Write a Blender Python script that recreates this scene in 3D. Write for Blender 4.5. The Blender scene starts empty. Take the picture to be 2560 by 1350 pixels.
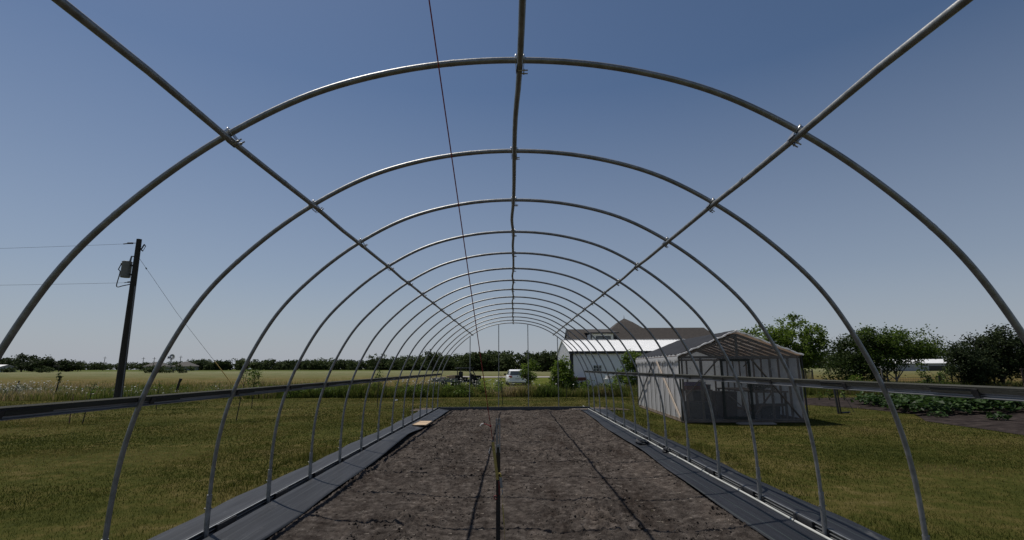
import bpy, bmesh, math, random
import numpy as np
from mathutils import Vector, Matrix
random.seed(7)
RNG = np.random.default_rng(11)
SC = bpy.context.scene
COL = SC.collection

# ------------------------------------------------------------------ helpers
def tag(o, label=None, cat=None, group=None, kind=None):
    if label: o["label"] = label
    if cat: o["category"] = cat
    if group: o["group"] = group
    if kind: o["kind"] = kind
    return o

def thing(name, label, cat, loc=(0, 0, 0), rz=0.0, group=None):
    o = bpy.data.objects.new(name, None)
    o.empty_display_size = 0.2
    COL.objects.link(o)
    o.location = loc
    o.rotation_euler = (0, 0, rz)
    return tag(o, label, cat, group)

def link(name, me, m, parent=None, loc=(0, 0, 0)):
    o = bpy.data.objects.new(name, me)
    if m is not None and len(me.materials) == 0:
        me.materials.append(m)
    COL.objects.link(o)
    o.parent = parent
    o.location = loc
    return o

def dup(o, parent=None, loc=None):
    c = o.copy()
    COL.objects.link(c)
    c.parent = parent
    if loc is not None: c.location = loc
    for ch in list(o.children): dup(ch, c)
    return c

class MB:
    def __init__(s):
        s.v = []; s.f = []; s.sm = []
    def add(s, vs, fs, smooth=False):
        b = len(s.v)
        s.v += [tuple(v) for v in vs]
        s.f += [tuple(i + b for i in f) for f in fs]
        s.sm += [smooth] * len(fs)
        return s
    def box(s, c, d, M=None):
        x, y, z = d[0] / 2, d[1] / 2, d[2] / 2
        vs = [Vector((i, j, k)) for i in (-x, x) for j in (-y, y) for k in (-z, z)]
        if M is not None: vs = [M @ v for v in vs]
        c = Vector(c)
        return s.add([v + c for v in vs], [(0, 1, 3, 2), (4, 6, 7, 5), (0, 4, 5, 1), (2, 3, 7, 6), (0, 2, 6, 4), (1, 5, 7, 3)])
    def span(s, a, b):
        return s.box([(a[i] + b[i]) / 2 for i in range(3)], [abs(b[i] - a[i]) for i in range(3)])
    def beam(s, p, q, w, h, up=(0, 0, 1)):
        p = Vector(p); q = Vector(q); d = q - p; L = d.length; d.normalize()
        u = Vector(up); sd = d.cross(u)
        if sd.length < 1e-4: sd = d.cross(Vector((1, 0, 0)))
        sd.normalize(); u = sd.cross(d)
        M = Matrix((d, sd, u)).transposed()
        return s.box((p + q) / 2, (L, w, h), M)
    def tube(s, pts, r, n=8, cap=True, closed=False):
        P = [Vector(p) for p in pts]; N = len(P)
        rs = r if isinstance(r, (list, tuple)) else [r] * N
        t0 = (P[1] - P[0]).normalized()
        a = Vector((0, 0, 1)) if abs(t0.z) < .9 else Vector((1, 0, 0))
        u = t0.cross(a).normalized()
        vs = []
        for i in range(N):
            t = (P[min(i + 1, N - 1)] - P[max(i - 1, 0)])
            if closed: t = P[(i + 1) % N] - P[i - 1]
            t.normalize()
            u = (u - t * u.dot(t)).normalized(); w = t.cross(u)
            for k in range(n):
                an = 2 * math.pi * k / n
                vs.append(P[i] + (u * math.cos(an) + w * math.sin(an)) * rs[i])
        fs = []
        for i in range(N if closed else N - 1):
            j = (i + 1) % N
            for k in range(n):
                fs.append((i * n + k, i * n + (k + 1) % n, j * n + (k + 1) % n, j * n + k))
        s.add(vs, fs, True)
        if cap and not closed:
            s.add(vs[:n], [tuple(range(n))[::-1]]); s.add(vs[-n:], [tuple(range(n))])
        return s
    def prism(s, poly, y0, y1, ax='y'):
        def P(a, b, t): return (a, t, b) if ax == 'y' else ((t, a, b) if ax == 'x' else (a, b, t))
        n = len(poly)
        vs = [P(a, b, y0) for a, b in poly] + [P(a, b, y1) for a, b in poly]
        fs = [tuple(range(n)), tuple(range(2 * n - 1, n - 1, -1))] + [(i, (i + 1) % n, n + (i + 1) % n, n + i) for i in range(n)]
        return s.add(vs, fs)
    def build(s, name, m, parent=None, loc=(0, 0, 0), bevel=0):
        me = bpy.data.meshes.new(name)
        me.from_pydata(s.v, [], s.f)
        me.polygons.foreach_set('use_smooth', s.sm)
        bm = bmesh.new(); bm.from_mesh(me); bmesh.ops.recalc_face_normals(bm, faces=bm.faces[:]); bm.to_mesh(me); bm.free()
        o = link(name, me, m, parent, loc)
        if bevel:
            md = o.modifiers.new('bevel', 'BEVEL'); md.width = bevel; md.segments = 2; md.limit_method = 'ANGLE'
        return o

def npmesh(name, V, F, m, tint=None, parent=None, loc=(0, 0, 0), smooth=False):
    V = np.asarray(V, np.float32); F = np.asarray(F, np.int32); k = F.shape[1]
    me = bpy.data.meshes.new(name)
    me.vertices.add(len(V)); me.vertices.foreach_set('co', V.ravel())
    me.loops.add(F.size); me.loops.foreach_set('vertex_index', F.ravel())
    me.polygons.add(len(F)); me.polygons.foreach_set('loop_start', np.arange(0, F.size, k, dtype=np.int32))
    me.polygons.foreach_set('loop_total', np.full(len(F), k, np.int32))
    me.polygons.foreach_set('use_smooth', np.full(len(F), smooth, bool))
    if tint is not None:
        at = me.attributes.new('tint', 'FLOAT', 'POINT')
        at.data.foreach_set('value', np.asarray(tint, np.float32))
    me.update(calc_edges=True); me.validate()
    return link(name, me, m, parent, loc)

def hashn(i, j, s):
    h = np.sin(i * 127.1 + j * 311.7 + s * 74.7) * 43758.5453
    return h - np.floor(h)
def vnoise(x, y, s=0):
    xi = np.floor(x); yi = np.floor(y); fx = x - xi; fy = y - yi
    fx = fx * fx * (3 - 2 * fx); fy = fy * fy * (3 - 2 * fy)
    a = hashn(xi, yi, s); b = hashn(xi + 1, yi, s); c = hashn(xi, yi + 1, s); d = hashn(xi + 1, yi + 1, s)
    return (a * (1 - fx) + b * fx) * (1 - fy) + (c * (1 - fx) + d * fx) * fy
def fbm(x, y, o=4, s=0):
    t = 0; a = .5
    for k in range(o):
        t = t + a * vnoise(x * 2 ** k, y * 2 ** k, s + k); a *= .5
    return t

# ------------------------------------------------------------------ materials
def newmat(name):
    m = bpy.data.materials.new(name); m.use_nodes = True
    nt = m.node_tree; nt.nodes.clear()
    return m, nt, nt.nodes.new('ShaderNodeOutputMaterial')
def ramp(nt, fac, stops):
    r = nt.nodes.new('ShaderNodeValToRGB')
    el = r.color_ramp.elements
    while len(el) < len(stops): el.new(.5)
    for e, (p, c) in zip(el, stops):
        e.position = p; e.color = (*c, 1)
    nt.links.new(fac, r.inputs[0])
    return r.outputs[0]
def noise(nt, scale, detail=6, rough=.6, stretch=(1, 1, 1), space='Object'):
    tc = nt.nodes.new('ShaderNodeTexCoord'); mp = nt.nodes.new('ShaderNodeMapping')
    mp.inputs['Scale'].default_value = stretch
    n = nt.nodes.new('ShaderNodeTexNoise')
    n.inputs['Scale'].default_value = scale; n.inputs['Detail'].default_value = detail; n.inputs['Roughness'].default_value = rough
    nt.links.new(tc.outputs[space], mp.inputs[0]); nt.links.new(mp.outputs[0], n.inputs['Vector'])
    return n.outputs['Fac']
def mat(name, stops, scale=8, rough=.6, metal=0., bump=0., bscale=None, stretch=(1, 1, 1), spec=.5, detail=6, rvar=0.):
    m, nt, out = newmat(name)
    p = nt.nodes.new('ShaderNodeBsdfPrincipled')
    if not isinstance(stops[0], (list, tuple)): stops = [(0, stops), (1, stops)]
    elif not isinstance(stops[0][1], (list, tuple)): stops = [(.3 + .4 * i / (len(stops) - 1), c) for i, c in enumerate(stops)]
    f = noise(nt, scale, detail, .6, stretch)
    nt.links.new(ramp(nt, f, stops), p.inputs['Base Color'])
    p.inputs['Roughness'].default_value = rough; p.inputs['Metallic'].default_value = metal
    p.inputs['Specular IOR Level'].default_value = spec
    if rvar:
        mr = nt.nodes.new('ShaderNodeMapRange'); mr.inputs[3].default_value = rough - rvar; mr.inputs[4].default_value = rough + rvar
        nt.links.new(f, mr.inputs[0]); nt.links.new(mr.outputs[0], p.inputs['Roughness'])
    if bump:
        b = nt.nodes.new('ShaderNodeBump'); b.inputs['Strength'].default_value = bump; b.inputs['Distance'].default_value = .02
        nt.links.new(noise(nt, bscale or scale * 4, 6, .65, stretch), b.inputs['Height']); nt.links.new(b.outputs[0], p.inputs['Normal'])
    nt.links.new(p.outputs[0], out.inputs[0])
    return m
def leafmat(name, stops, trans=.35, rough=.5, spec=.3):
    m, nt, out = newmat(name)
    a = nt.nodes.new('ShaderNodeAttribute'); a.attribute_name = 'tint'
    c = ramp(nt, a.outputs['Fac'], [(i / (len(stops) - 1), s) for i, s in enumerate(stops)])
    p = nt.nodes.new('ShaderNodeBsdfPrincipled'); p.inputs['Roughness'].default_value = rough; p.inputs['Specular IOR Level'].default_value = spec
    t = nt.nodes.new('ShaderNodeBsdfTranslucent'); mx = nt.nodes.new('ShaderNodeMixShader'); mx.inputs[0].default_value = trans
    nt.links.new(c, p.inputs['Base Color']); nt.links.new(c, t.inputs['Color'])
    nt.links.new(p.outputs[0], mx.inputs[1]); nt.links.new(t.outputs[0], mx.inputs[2]); nt.links.new(mx.outputs[0], out.inputs[0])
    return m
def film(name, col, clear, rough=.35, scale=3.):
    m, nt, out = newmat(name)
    tr = nt.nodes.new('ShaderNodeBsdfTransparent'); tr.inputs[0].default_value = (.86, .87, .88, 1)
    p = nt.nodes.new('ShaderNodeBsdfPrincipled'); p.inputs['Roughness'].default_value = rough
    tl = nt.nodes.new('ShaderNodeBsdfTranslucent')
    f = noise(nt, scale, 8, .65)
    c = ramp(nt, f, [(.3, tuple(x * .8 for x in col)), (.7, col)])
    nt.links.new(c, p.inputs['Base Color']); nt.links.new(c, tl.inputs['Color'])
    m1 = nt.nodes.new('ShaderNodeMixShader'); m1.inputs[0].default_value = .45
    nt.links.new(p.outputs[0], m1.inputs[1]); nt.links.new(tl.outputs[0], m1.inputs[2])
    m2 = nt.nodes.new('ShaderNodeMixShader')
    mr = nt.nodes.new('ShaderNodeMapRange'); mr.inputs[1].default_value = .3; mr.inputs[2].default_value = .7
    mr.inputs[3].default_value = clear - .12; mr.inputs[4].default_value = clear + .12
    nt.links.new(f, mr.inputs[0]); nt.links.new(mr.outputs[0], m2.inputs[0])
    nt.links.new(m1.outputs[0], m2.inputs[1]); nt.links.new(tr.outputs[0], m2.inputs[2])
    b = nt.nodes.new('ShaderNodeBump'); b.inputs['Strength'].default_value = .35; b.inputs['Distance'].default_value = .03
    nt.links.new(noise(nt, 2.2, 4, .6, (1, 1, .35)), b.inputs['Height']); nt.links.new(b.outputs[0], p.inputs['Normal'])
    nt.links.new(m2.outputs[0], out.inputs[0])
    return m

M = {}
M['galv'] = mat('galvanised steel', [(.19, .19, .18), (.27, .27, .262), (.36, .36, .355)], 14, .5, .8, .12, 60, rvar=.08)
M['galv_dull'] = mat('dull galvanised steel', [(.22, .225, .225), (.32, .33, .335)], 9, .5, .7, .1, 50)
M['clamp'] = mat('bright zinc clamp', [(.3, .305, .31), (.5, .51, .515)], 20, .35, .95)
M['channel'] = mat('aluminium channel', [(.3, .32, .35), (.42, .44, .48)], 6, .4, .85, stretch=(1, .1, 1))
M['railwood'] = mat('weathered grey rail', [(.036, .037, .031), (.072, .072, .062)], 3, .9, 0, .4, 40, (6, .4, 6), spec=.1)
M['blackmetal'] = mat('black painted metal', [(.012, .012, .013), (.03, .03, .032)], 12, .5, 0, .2)
M['darkpost'] = mat('dark brown steel post', [(.018, .016, .013), (.035, .03, .024)], 18, .6, .2, .3)
M['creosote'] = mat('creosote pole wood', [(.022, .018, .013), (.05, .042, .03)], 2, .85, 0, .8, 14, (8, 8, .5))
M['pvc'] = mat('dusty white pipe', [(.32, .33, .31), (.5, .5, .47)], 5, .5)
M['bark'] = mat('bark', [(.05, .04, .03), (.11, .09, .07)], 8, .9, 0, .9, 24, (3, 3, .7))
M['palebark'] = mat('pale bark', [(.16, .14, .12), (.28, .25, .21)], 8, .9, 0, .7, 24, (3, 3, .7))
M['lumber'] = mat('new lumber', [(.28, .2, .125), (.4, .3, .2)], 2.5, .7, 0, .25, 20, (1, 1, 1))
M['oldlumber'] = mat('weathered lumber', [(.12, .09, .066), (.22, .17, .13)], 3, .8, 0, .4, 24)
M['palelumber'] = mat('pale lumber', [(.36, .29, .23), (.48, .4, .33)], 3, .75, 0, .3, 24)
M['plywood'] = mat('plywood', [(.4, .28, .17), (.5, .37, .23)], 3, .7, 0, .15, 20, (.4, 3, 1))
M['red'] = mat('red rope', [(.2, .012, .016), (.3, .03, .03)], 40, .6)
M['redpaint'] = mat('red paint', [(.11, .006, .007), (.18, .012, .01)], 10, .45)
M['darkred'] = mat('dark red paint', [(.06, .012, .012), (.1, .02, .018)], 6, .5)
M['yellow'] = mat('yellow webbing', [(.34, .25, .06), (.5, .38, .1)], 60, .7, 0, .4, 200)
M['whitecord'] = mat('white cord', [(.5, .49, .47), (.7, .69, .67)], 40, .7)
M['insul'] = mat('glazed grey porcelain', [(.1, .1, .11), (.16, .16, .17)], 8, .3)
M['transformer'] = mat('grey transformer paint', [(.17, .175, .18), (.24, .245, .25)], 5, .5, 0, .1)
M['wire'] = mat('dark cable', [(.03, .03, .032), (.07, .07, .075)], 10, .6)
M['guyguard'] = mat('yellow guy guard', [(.4, .27, .06), (.5, .34, .1)], 5, .6)
M['whitemetal'] = mat('white ribbed metal', [(.8, .79, .81), (.85, .84, .86)], 1.5, .45, 0, 0, spec=.4)
M['whiteroof'] = mat('white metal roof', [(.74, .74, .73), (.82, .82, .81)], 1.2, .4, 0, 0, spec=.4)
M['blacktrim'] = mat('black trim', [(.01, .01, .011), (.02, .02, .021)], 4, .5)
M['shingle'] = mat('brown shingle roof', [(.026, .0215, .019), (.042, .035, .031), (.066, .056, .05)], 5, .9, 0, .6, 14, (1, 1, 2.5), detail=10)
M['farshingle'] = mat('faded shingle roof', [(.06, .056, .053), (.09, .085, .08)], 3, .9)
M['housewhite'] = mat('white siding', [(.72, .72, .71), (.8, .8, .79)], 2, .6)
M['glass'] = mat('dark window glass', [(.04, .05, .055), (.08, .09, .1)], 1.5, .08, 0, 0, spec=.8)
M['farwall'] = mat('far pale wall', [(.28, .29, .32), (.38, .39, .42)], 1.5, .6)
M['farroof'] = mat('far white roof', [(.66, .66, .66), (.76, .76, .76)], 1.5, .5)
M['carpaint'] = mat('white car paint', [(.8, .8, .8), (.85, .85, .85)], 1.5, .22, 0, 0, spec=.6)
M['tyre'] = mat('tyre rubber', [(.015, .015, .015), (.03, .03, .03)], 20, .85)
M['taillight'] = mat('tail light red', [(.24, .012, .015), (.34, .02, .02)], 8, .2)
M['plate'] = mat('licence plate', [(.5, .5, .52), (.6, .6, .62)], 30, .5)
M['blackplastic'] = mat('black plastic', [(.008, .008, .009), (.018, .018, .019)], 15, .7, spec=.2)
M['cardboard'] = mat('cardboard', [(.33, .22, .13), (.45, .32, .2)], 4, .8)
M['trailergrey'] = mat('trailer grey boards', [(.12, .12, .12), (.2, .195, .19)], 4, .8, 0, .3, 20)
M['cloth'] = mat('pale dusty cloth', [(.28, .25, .23), (.42, .38, .35)], 5, .85, 0, .5)
M['paper'] = mat('white paper', [(.6, .6, .6), (.75, .75, .75)], 12, .7)
M['film'] = film('greenhouse film', (.4, .385, .37), .62)
M['filmside'] = film('cloudy side film', (.8, .8, .81), .08)
M['film_roof'] = film('tan roof film', (.27, .19, .135), .06)
M['shade'] = mat('black shade cloth', [(.02, .021, .025), (.036, .038, .044)], 2.5, .9, 0, .5, 160, (1, 1, 1), spec=.15)
M['crop'] = leafmat('broad crop leaves', [(.01, .024, .006), (.026, .054, .012), (.055, .1, .025)], .3, .55, .2)
M['leafbright'] = leafmat('bright leaves', [(.05, .085, .012), (.11, .165, .022), (.18, .25, .045)], .5, .55, .2)
M['leafmid'] = leafmat('mid green leaves', [(.03, .052, .009), (.07, .112, .018), (.13, .185, .034)], .45, .55, .2)
M['leafdark'] = leafmat('dark leaves', [(.016, .029, .008), (.036, .058, .014), (.07, .1, .026)], .38, .55, .2)
M['leafgrey'] = leafmat('grey green leaves', [(.012, .02, .008), (.028, .041, .016), (.055, .072, .03)], .3, .65, .1)
M['leaffar'] = leafmat('far wood leaves paled for haze', [(.026, .039, .016), (.052, .072, .027), (.09, .115, .045)], .3, .7, .08)  # leaf tones lightened in place of haze in the air
M['grass'] = leafmat('lawn blades', [(.028, .041, .005), (.06, .071, .0105), (.093, .084, .019), (.2, .158, .06)], .35, .6, .1)
M['weed'] = leafmat('tall weeds', [(.035, .055, .01), (.085, .115, .02), (.17, .16, .05), (.34, .25, .14), (.46, .38, .25)], .48, .6, .15)
M['umbel'] = leafmat('white umbels', [(.22, .22, .19), (.36, .36, .32), (.52, .52, .48)], .3)

# ------------------------------------------------------------------ ground
def axis(pts):
    return np.unique(np.concatenate([np.arange(a, b, s) for a, b, s in pts]))
def terrain(x, y):
    r = np.sqrt(x * x + y * y)
    return -.02 + .0042 * np.clip(r - 50, 0, 330) * np.clip((y + 20) / 60, 0, 1)
gx = axis([(-3000, -400, 200), (-400, -60, 20), (-60, 60, 4), (60, 400, 20), (400, 3001, 200)])
gy = axis([(-600, -40, 80), (-40, 80, 4), (80, 420, 20), (420, 4001, 200)])
X, Y = np.meshgrid(gx, gy)
V = np.c_[X.ravel(), Y.ravel(), terrain(X, Y).ravel()]
nx = len(gx); I = (np.arange(len(gy) - 1)[:, None] * nx + np.arange(nx - 1)).ravel()
m, nt, out = newmat('lawn and hay field')
p = nt.nodes.new('ShaderNodeBsdfPrincipled'); p.inputs['Roughness'].default_value = 1; p.inputs['Specular IOR Level'].default_value = .02
tc = nt.nodes.new('ShaderNodeTexCoord'); sep = nt.nodes.new('ShaderNodeSeparateXYZ'); nt.links.new(tc.outputs['Object'], sep.inputs[0])
def math_(op, a, b=None, c=None):
    n = nt.nodes.new('ShaderNodeMath'); n.operation = op
    for i, v in enumerate((a, b, c)):
        if v is None: continue
        if isinstance(v, (int, float)): n.inputs[i].default_value = v
        else: nt.links.new(v, n.inputs[i])
    return n.outputs[0]
def mixc(f, a, b):
    n = nt.nodes.new('ShaderNodeMix'); n.data_type = 'RGBA'
    nt.links.new(f, n.inputs[0]); nt.links.new(a, n.inputs[6]); nt.links.new(b, n.inputs[7])
    return n.outputs[2]
n_fine = noise(nt, 3.5, 10, .7); n_mid = noise(nt, .35, 8, .65); n_big = noise(nt, .03, 8, .6)
n_str = noise(nt, .06, 6, .6, (.35, 1, 1))
lawn = ramp(nt, math_('MULTIPLY_ADD', n_fine, .5, math_('MULTIPLY', n_mid, .5)),
            [(.34, (.023, .029, .007)), (.47, (.046, .049, .012)), (.55, (.073, .063, .02)), (.66, (.125, .1, .045))])
d = math_('ADD', sep.outputs['Y'], math_('MULTIPLY', math_('SUBTRACT', n_str, .5), 60))
fy = nt.nodes.new('ShaderNodeMapRange'); fy.inputs[1].default_value = 28; fy.inputs[2].default_value = 260
nt.links.new(d, fy.inputs[0])
field = ramp(nt, fy.outputs[0], [(0, (.06, .065, .018)), (.06, (.085, .064, .024)), (.13, (.11, .08, .033)), (.2, (.115, .095, .04)), (.33, (.13, .12, .062)), (.62, (.165, .158, .095)), (.85, (.09, .1, .034))])
spk = ramp(nt, n_mid, [(.33, (.45, .62, .42)), (.48, (.9, 1, .85)), (.56, (1, 1, 1)), (.7, (1.3, 1.2, 1.2))])
mm = nt.nodes.new('ShaderNodeMix'); mm.data_type = 'RGBA'; mm.blend_type = 'MULTIPLY'; mm.inputs[0].default_value = 1
nt.links.new(field, mm.inputs[6]); nt.links.new(spk, mm.inputs[7])
edge = nt.nodes.new('ShaderNodeMapRange'); edge.inputs[1].default_value = 28.2; edge.inputs[2].default_value = 29.6
nt.links.new(math_('ADD', sep.outputs['Y'], math_('MULTIPLY', math_('SUBTRACT', n_mid, .5), 3)), edge.inputs[0])
nt.links.new(mixc(edge.outputs[0], lawn, mm.outputs[2]), p.inputs['Base Color'])
b = nt.nodes.new('ShaderNodeBump'); b.inputs['Strength'].default_value = .8; b.inputs['Distance'].default_value = .04
nt.links.new(n_fine, b.inputs['Height']); nt.links.new(b.outputs[0], p.inputs['Normal'])
nt.links.new(p.outputs[0], out.inputs[0])
g = npmesh('ground', V, np.c_[I, I + 1, I + nx + 1, I + nx], m, smooth=True)
tag(g, kind='structure')

# gravel driveway between the weeds and the far trees
MB_ = MB()
pts = [(-9, 88), (-5, 84), (4, 82.5), (20, 84)]
vs = []
for x, y in pts:
    for dy in (-4, 4):
        vs.append((x, y + dy, float(terrain(np.array(x), np.array(y + dy))) + .03))
MB_.add(vs, [(2 * i, 2 * i + 2, 2 * i + 3, 2 * i + 1) for i in range(len(pts) - 1)])
tag(MB_.build('driveway', mat('pale gravel', [(.24, .225, .21), (.32, .3, .28)], 2, 1, 0, .4, spec=.02)), kind='structure')
# green mown strip round the car and barn
MB_ = MB()
MB_.add([(-8, 37, .0), (30, 37, .0), (30, 76, .1), (-8, 76, .1)], [(0, 1, 2, 3)])
tag(MB_.build('mown_yard', mat('mown yard', [(.04, .058, .01), (.08, .095, .017), (.125, .11, .035)], .5, 1, 0, .6, 6, spec=.02)), kind='structure')

# tilled soil inside the tunnel
sx = np.arange(-2.62, 2.621, .015); sy = [1.2]
while sy[-1] < 19.55: sy.append(sy[-1] + (.015 + .0018 * max(0, sy[-1] - 4)))
sy = np.array(sy); X, Y = np.meshgrid(sx, sy)
patch = np.clip((fbm(X * .9, Y * .7, 3, 5) - .36) * 4.2, 0.08, 1)
cl = fbm(X * 7, Y * 7, 4, 21)
lump = np.clip(vnoise(X * 11, Y * 11, 31) - .58, 0, 1) * 2.4
lump2 = np.clip(vnoise(X * 24, Y * 24, 41) - .6, 0, 1) * 2.4
Z = .012 + .035 * (fbm(X * .8, Y * .8, 3, 9) - .45) + patch * (.085 * (fbm(X * 9, Y * 9, 5, 21) - .45) + .03 * lump) + .024 * np.clip(vnoise(X * 31, Y * 31, 41) - .55, 0, 1) * 2.2 * (.35 + patch) + .016 * (vnoise(X * 47, Y * 47, 51) - .5) + .011 * (vnoise(X * 66, Y * 66, 57) - .5)
Z = Z + .012 * np.sin(X * 5.2 + 1.4 * fbm(X, Y * .4, 3, 3) * 4)
Z = np.where(np.abs(X) > 2.3, Z * .5 - .01, Z)
V = np.c_[X.ravel(), Y.ravel(), Z.ravel()]
nx = len(sx); I = (np.arange(len(sy) - 1)[:, None] * nx + np.arange(nx - 1)).ravel()
M['soil'] = mat('tilled dark soil', [(.026, .0218, .0195), (.049, .0415, .037), (.077, .066, .0585), (.128, .111, .1)], 9, 1, 0, 1, 70, spec=.02, detail=14)
nt = M['soil'].node_tree; pb = [q for q in nt.nodes if q.type == 'BSDF_PRINCIPLED'][0]; lk = pb.inputs['Base Color'].links[0].from_socket
pt_ = ramp(nt, noise(nt, 1.1, 7, .7, (1.5, .5, 1)), [(.36, (.62, .58, .56)), (.5, (1, 1, 1)), (.64, (1.3, 1.26, 1.22))])
mm = nt.nodes.new('ShaderNodeMix'); mm.data_type = 'RGBA'; mm.blend_type = 'MULTIPLY'; mm.inputs[0].default_value = 1
nt.links.new(lk, mm.inputs[6]); nt.links.new(pt_, mm.inputs[7]); nt.links.new(mm.outputs[2], pb.inputs['Base Color'])
tag(npmesh('soil', V, np.c_[I, I + 1, I + nx + 1, I + nx], M['soil'], smooth=True), kind='structure')
def clods(n, seed):
    r = np.random.default_rng(seed)
    ph = (1 + 5 ** .5) / 2
    base = np.array([(-1, ph, 0), (1, ph, 0), (-1, -ph, 0), (1, -ph, 0), (0, -1, ph), (0, 1, ph), (0, -1, -ph), (0, 1, -ph), (ph, 0, -1), (ph, 0, 1), (-ph, 0, -1), (-ph, 0, 1)]) / 1.9
    fc = np.array([(0, 11, 5), (0, 5, 1), (0, 1, 7), (0, 7, 10), (0, 10, 11), (1, 5, 9), (5, 11, 4), (11, 10, 2), (10, 7, 6), (7, 1, 8), (3, 9, 4), (3, 4, 2), (3, 2, 6), (3, 6, 8), (3, 8, 9), (4, 9, 5), (2, 4, 11), (6, 2, 10), (8, 6, 7), (9, 8, 1)])
    x = r.uniform(-2.25, 2.28, n); y = 2.2 + r.uniform(0, 1, n) ** 1.35 * 17.2
    pt = np.clip((fbm(x * 1.6, y * 1.2, 4, 5) - .42) * 5, 0.0, 1)
    k = r.uniform(0, 1, n) < pt * .9 + .04; x, y = x[k], y[k]; n = len(x)
    iy = np.clip(np.searchsorted(sy, y), 0, len(sy) - 1); ix = np.clip(np.searchsorted(sx, x), 0, len(sx) - 1)
    z = Z[iy, ix]
    s_ = (.0035 + .0045 * r.exponential(.8, n)).clip(.0035, .021)
    V = base[None] * s_[:, None, None] * r.uniform(.6, 1.35, (n, 12, 3)) * np.array([1.1, 1.1, .8])
    V = V + np.c_[x, y, z + s_ * .25][:, None, :]
    F = fc[None] + (np.arange(n) * 12)[:, None, None]
    return V.reshape(-1, 3), F.reshape(-1, 3)
v_, f_ = clods(20000, 3)
tag(npmesh('soil_clods', v_, f_, mat('soil clod', [(.026, .0215, .019), (.05, .042, .037), (.085, .073, .066)], 3, 1, 0, .6, 90, spec=.02, detail=8)), 'loose dark clods strewn over the tilled soil inside the tunnel', 'soil clods', kind='stuff')
# straw bits on the soil
n_ = 2600
x_ = RNG.uniform(-2.2, 2.25, n_); y_ = 2.3 + RNG.uniform(0, 1, n_) ** 1.3 * 17
z_ = Z[np.clip(np.searchsorted(sy, y_), 0, len(sy) - 1), np.clip(np.searchsorted(sx, x_), 0, len(sx) - 1)] + .006
a_ = RNG.uniform(0, 6.28, n_); l_ = RNG.uniform(.008, .03, n_); dx_, dy_ = np.cos(a_) * l_, np.sin(a_) * l_
V_ = np.stack([np.c_[x_ - dx_, y_ - dy_, z_], np.c_[x_ + dx_, y_ + dy_, z_ + .004], np.c_[x_ + dx_ * .9 - dy_ * .12, y_ + dy_ * .9 + dx_ * .12, z_ + .007]], 1).reshape(-1, 3)
tag(npmesh('straw_bits', V_, np.arange(3 * n_).reshape(-1, 3), mat('dry straw', [(.25, .21, .17), (.4, .35, .28)], 9, .8)), 'small pale straw bits scattered on the tilled soil', 'straw', kind='stuff')
# bare strip of pinkish dirt just outside the far end
MB_ = MB()
xs = np.linspace(-3.9, 4.4, 24)
vs = []
for i, x in enumerate(xs):
    vs += [(x, 19.75, .0), (x, 20.9 + .5 * math.sin(i * 1.3) + .3 * math.sin(i * 2.9), -.008)]
MB_.add(vs, [(2 * i, 2 * i + 2, 2 * i + 3, 2 * i + 1) for i in range(len(xs) - 1)])
tag(MB_.build('dirt_strip', mat('dry dirt', [(.07, .06, .04), (.11, .09, .075), (.15, .12, .1)], 3, 1, 0, .7, 30, spec=.02)), kind='structure')

# garden bed on the right
poly = [(11.6, 11.0), (11.9, 13.4), (12.0, 15.4), (13.4, 17.6), (13.2, 20.0), (12.2, 22.4), (12.0, 26.5), (26, 27.5), (33, 24), (33, 11)]
cx_, cy_ = 21.0, 19.0
rows = []
for k in range(14):
    t = k / 13
    ring = []
    for i in range(len(poly)):
        a = poly[i]; c = poly[(i + 1) % len(poly)]
        for u in np.linspace(0, 1, 8, endpoint=False):
            ring.append((a[0] + (c[0] - a[0]) * u, a[1] + (c[1] - a[1]) * u))
    rows.append([(cx_ + (x - cx_) * (1 - t * .98), cy_ + (y - cy_) * (1 - t * .98)) for x, y in ring])
vs = [(x, y, -.012 if k == 0 else .03 + .07 * float(fbm(np.array(x * 2.3), np.array(y * 2.3), 3, 2) - .4)) for k, rr in enumerate(rows) for x, y in rr]
n = len(rows[0]); fs = [(k * n + i, k * n + (i + 1) % n, (k + 1) * n + (i + 1) % n, (k + 1) * n + i) for k in range(13) for i in range(n)]
MB_ = MB().add(vs, fs, True)
tag(MB_.build('garden_soil', mat('garden soil', [(.017, .014, .0135), (.032, .026, .024), (.06, .048, .044)], 3, 1, 0, 1., 22, spec=.02, detail=10)), kind='structure')

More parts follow.
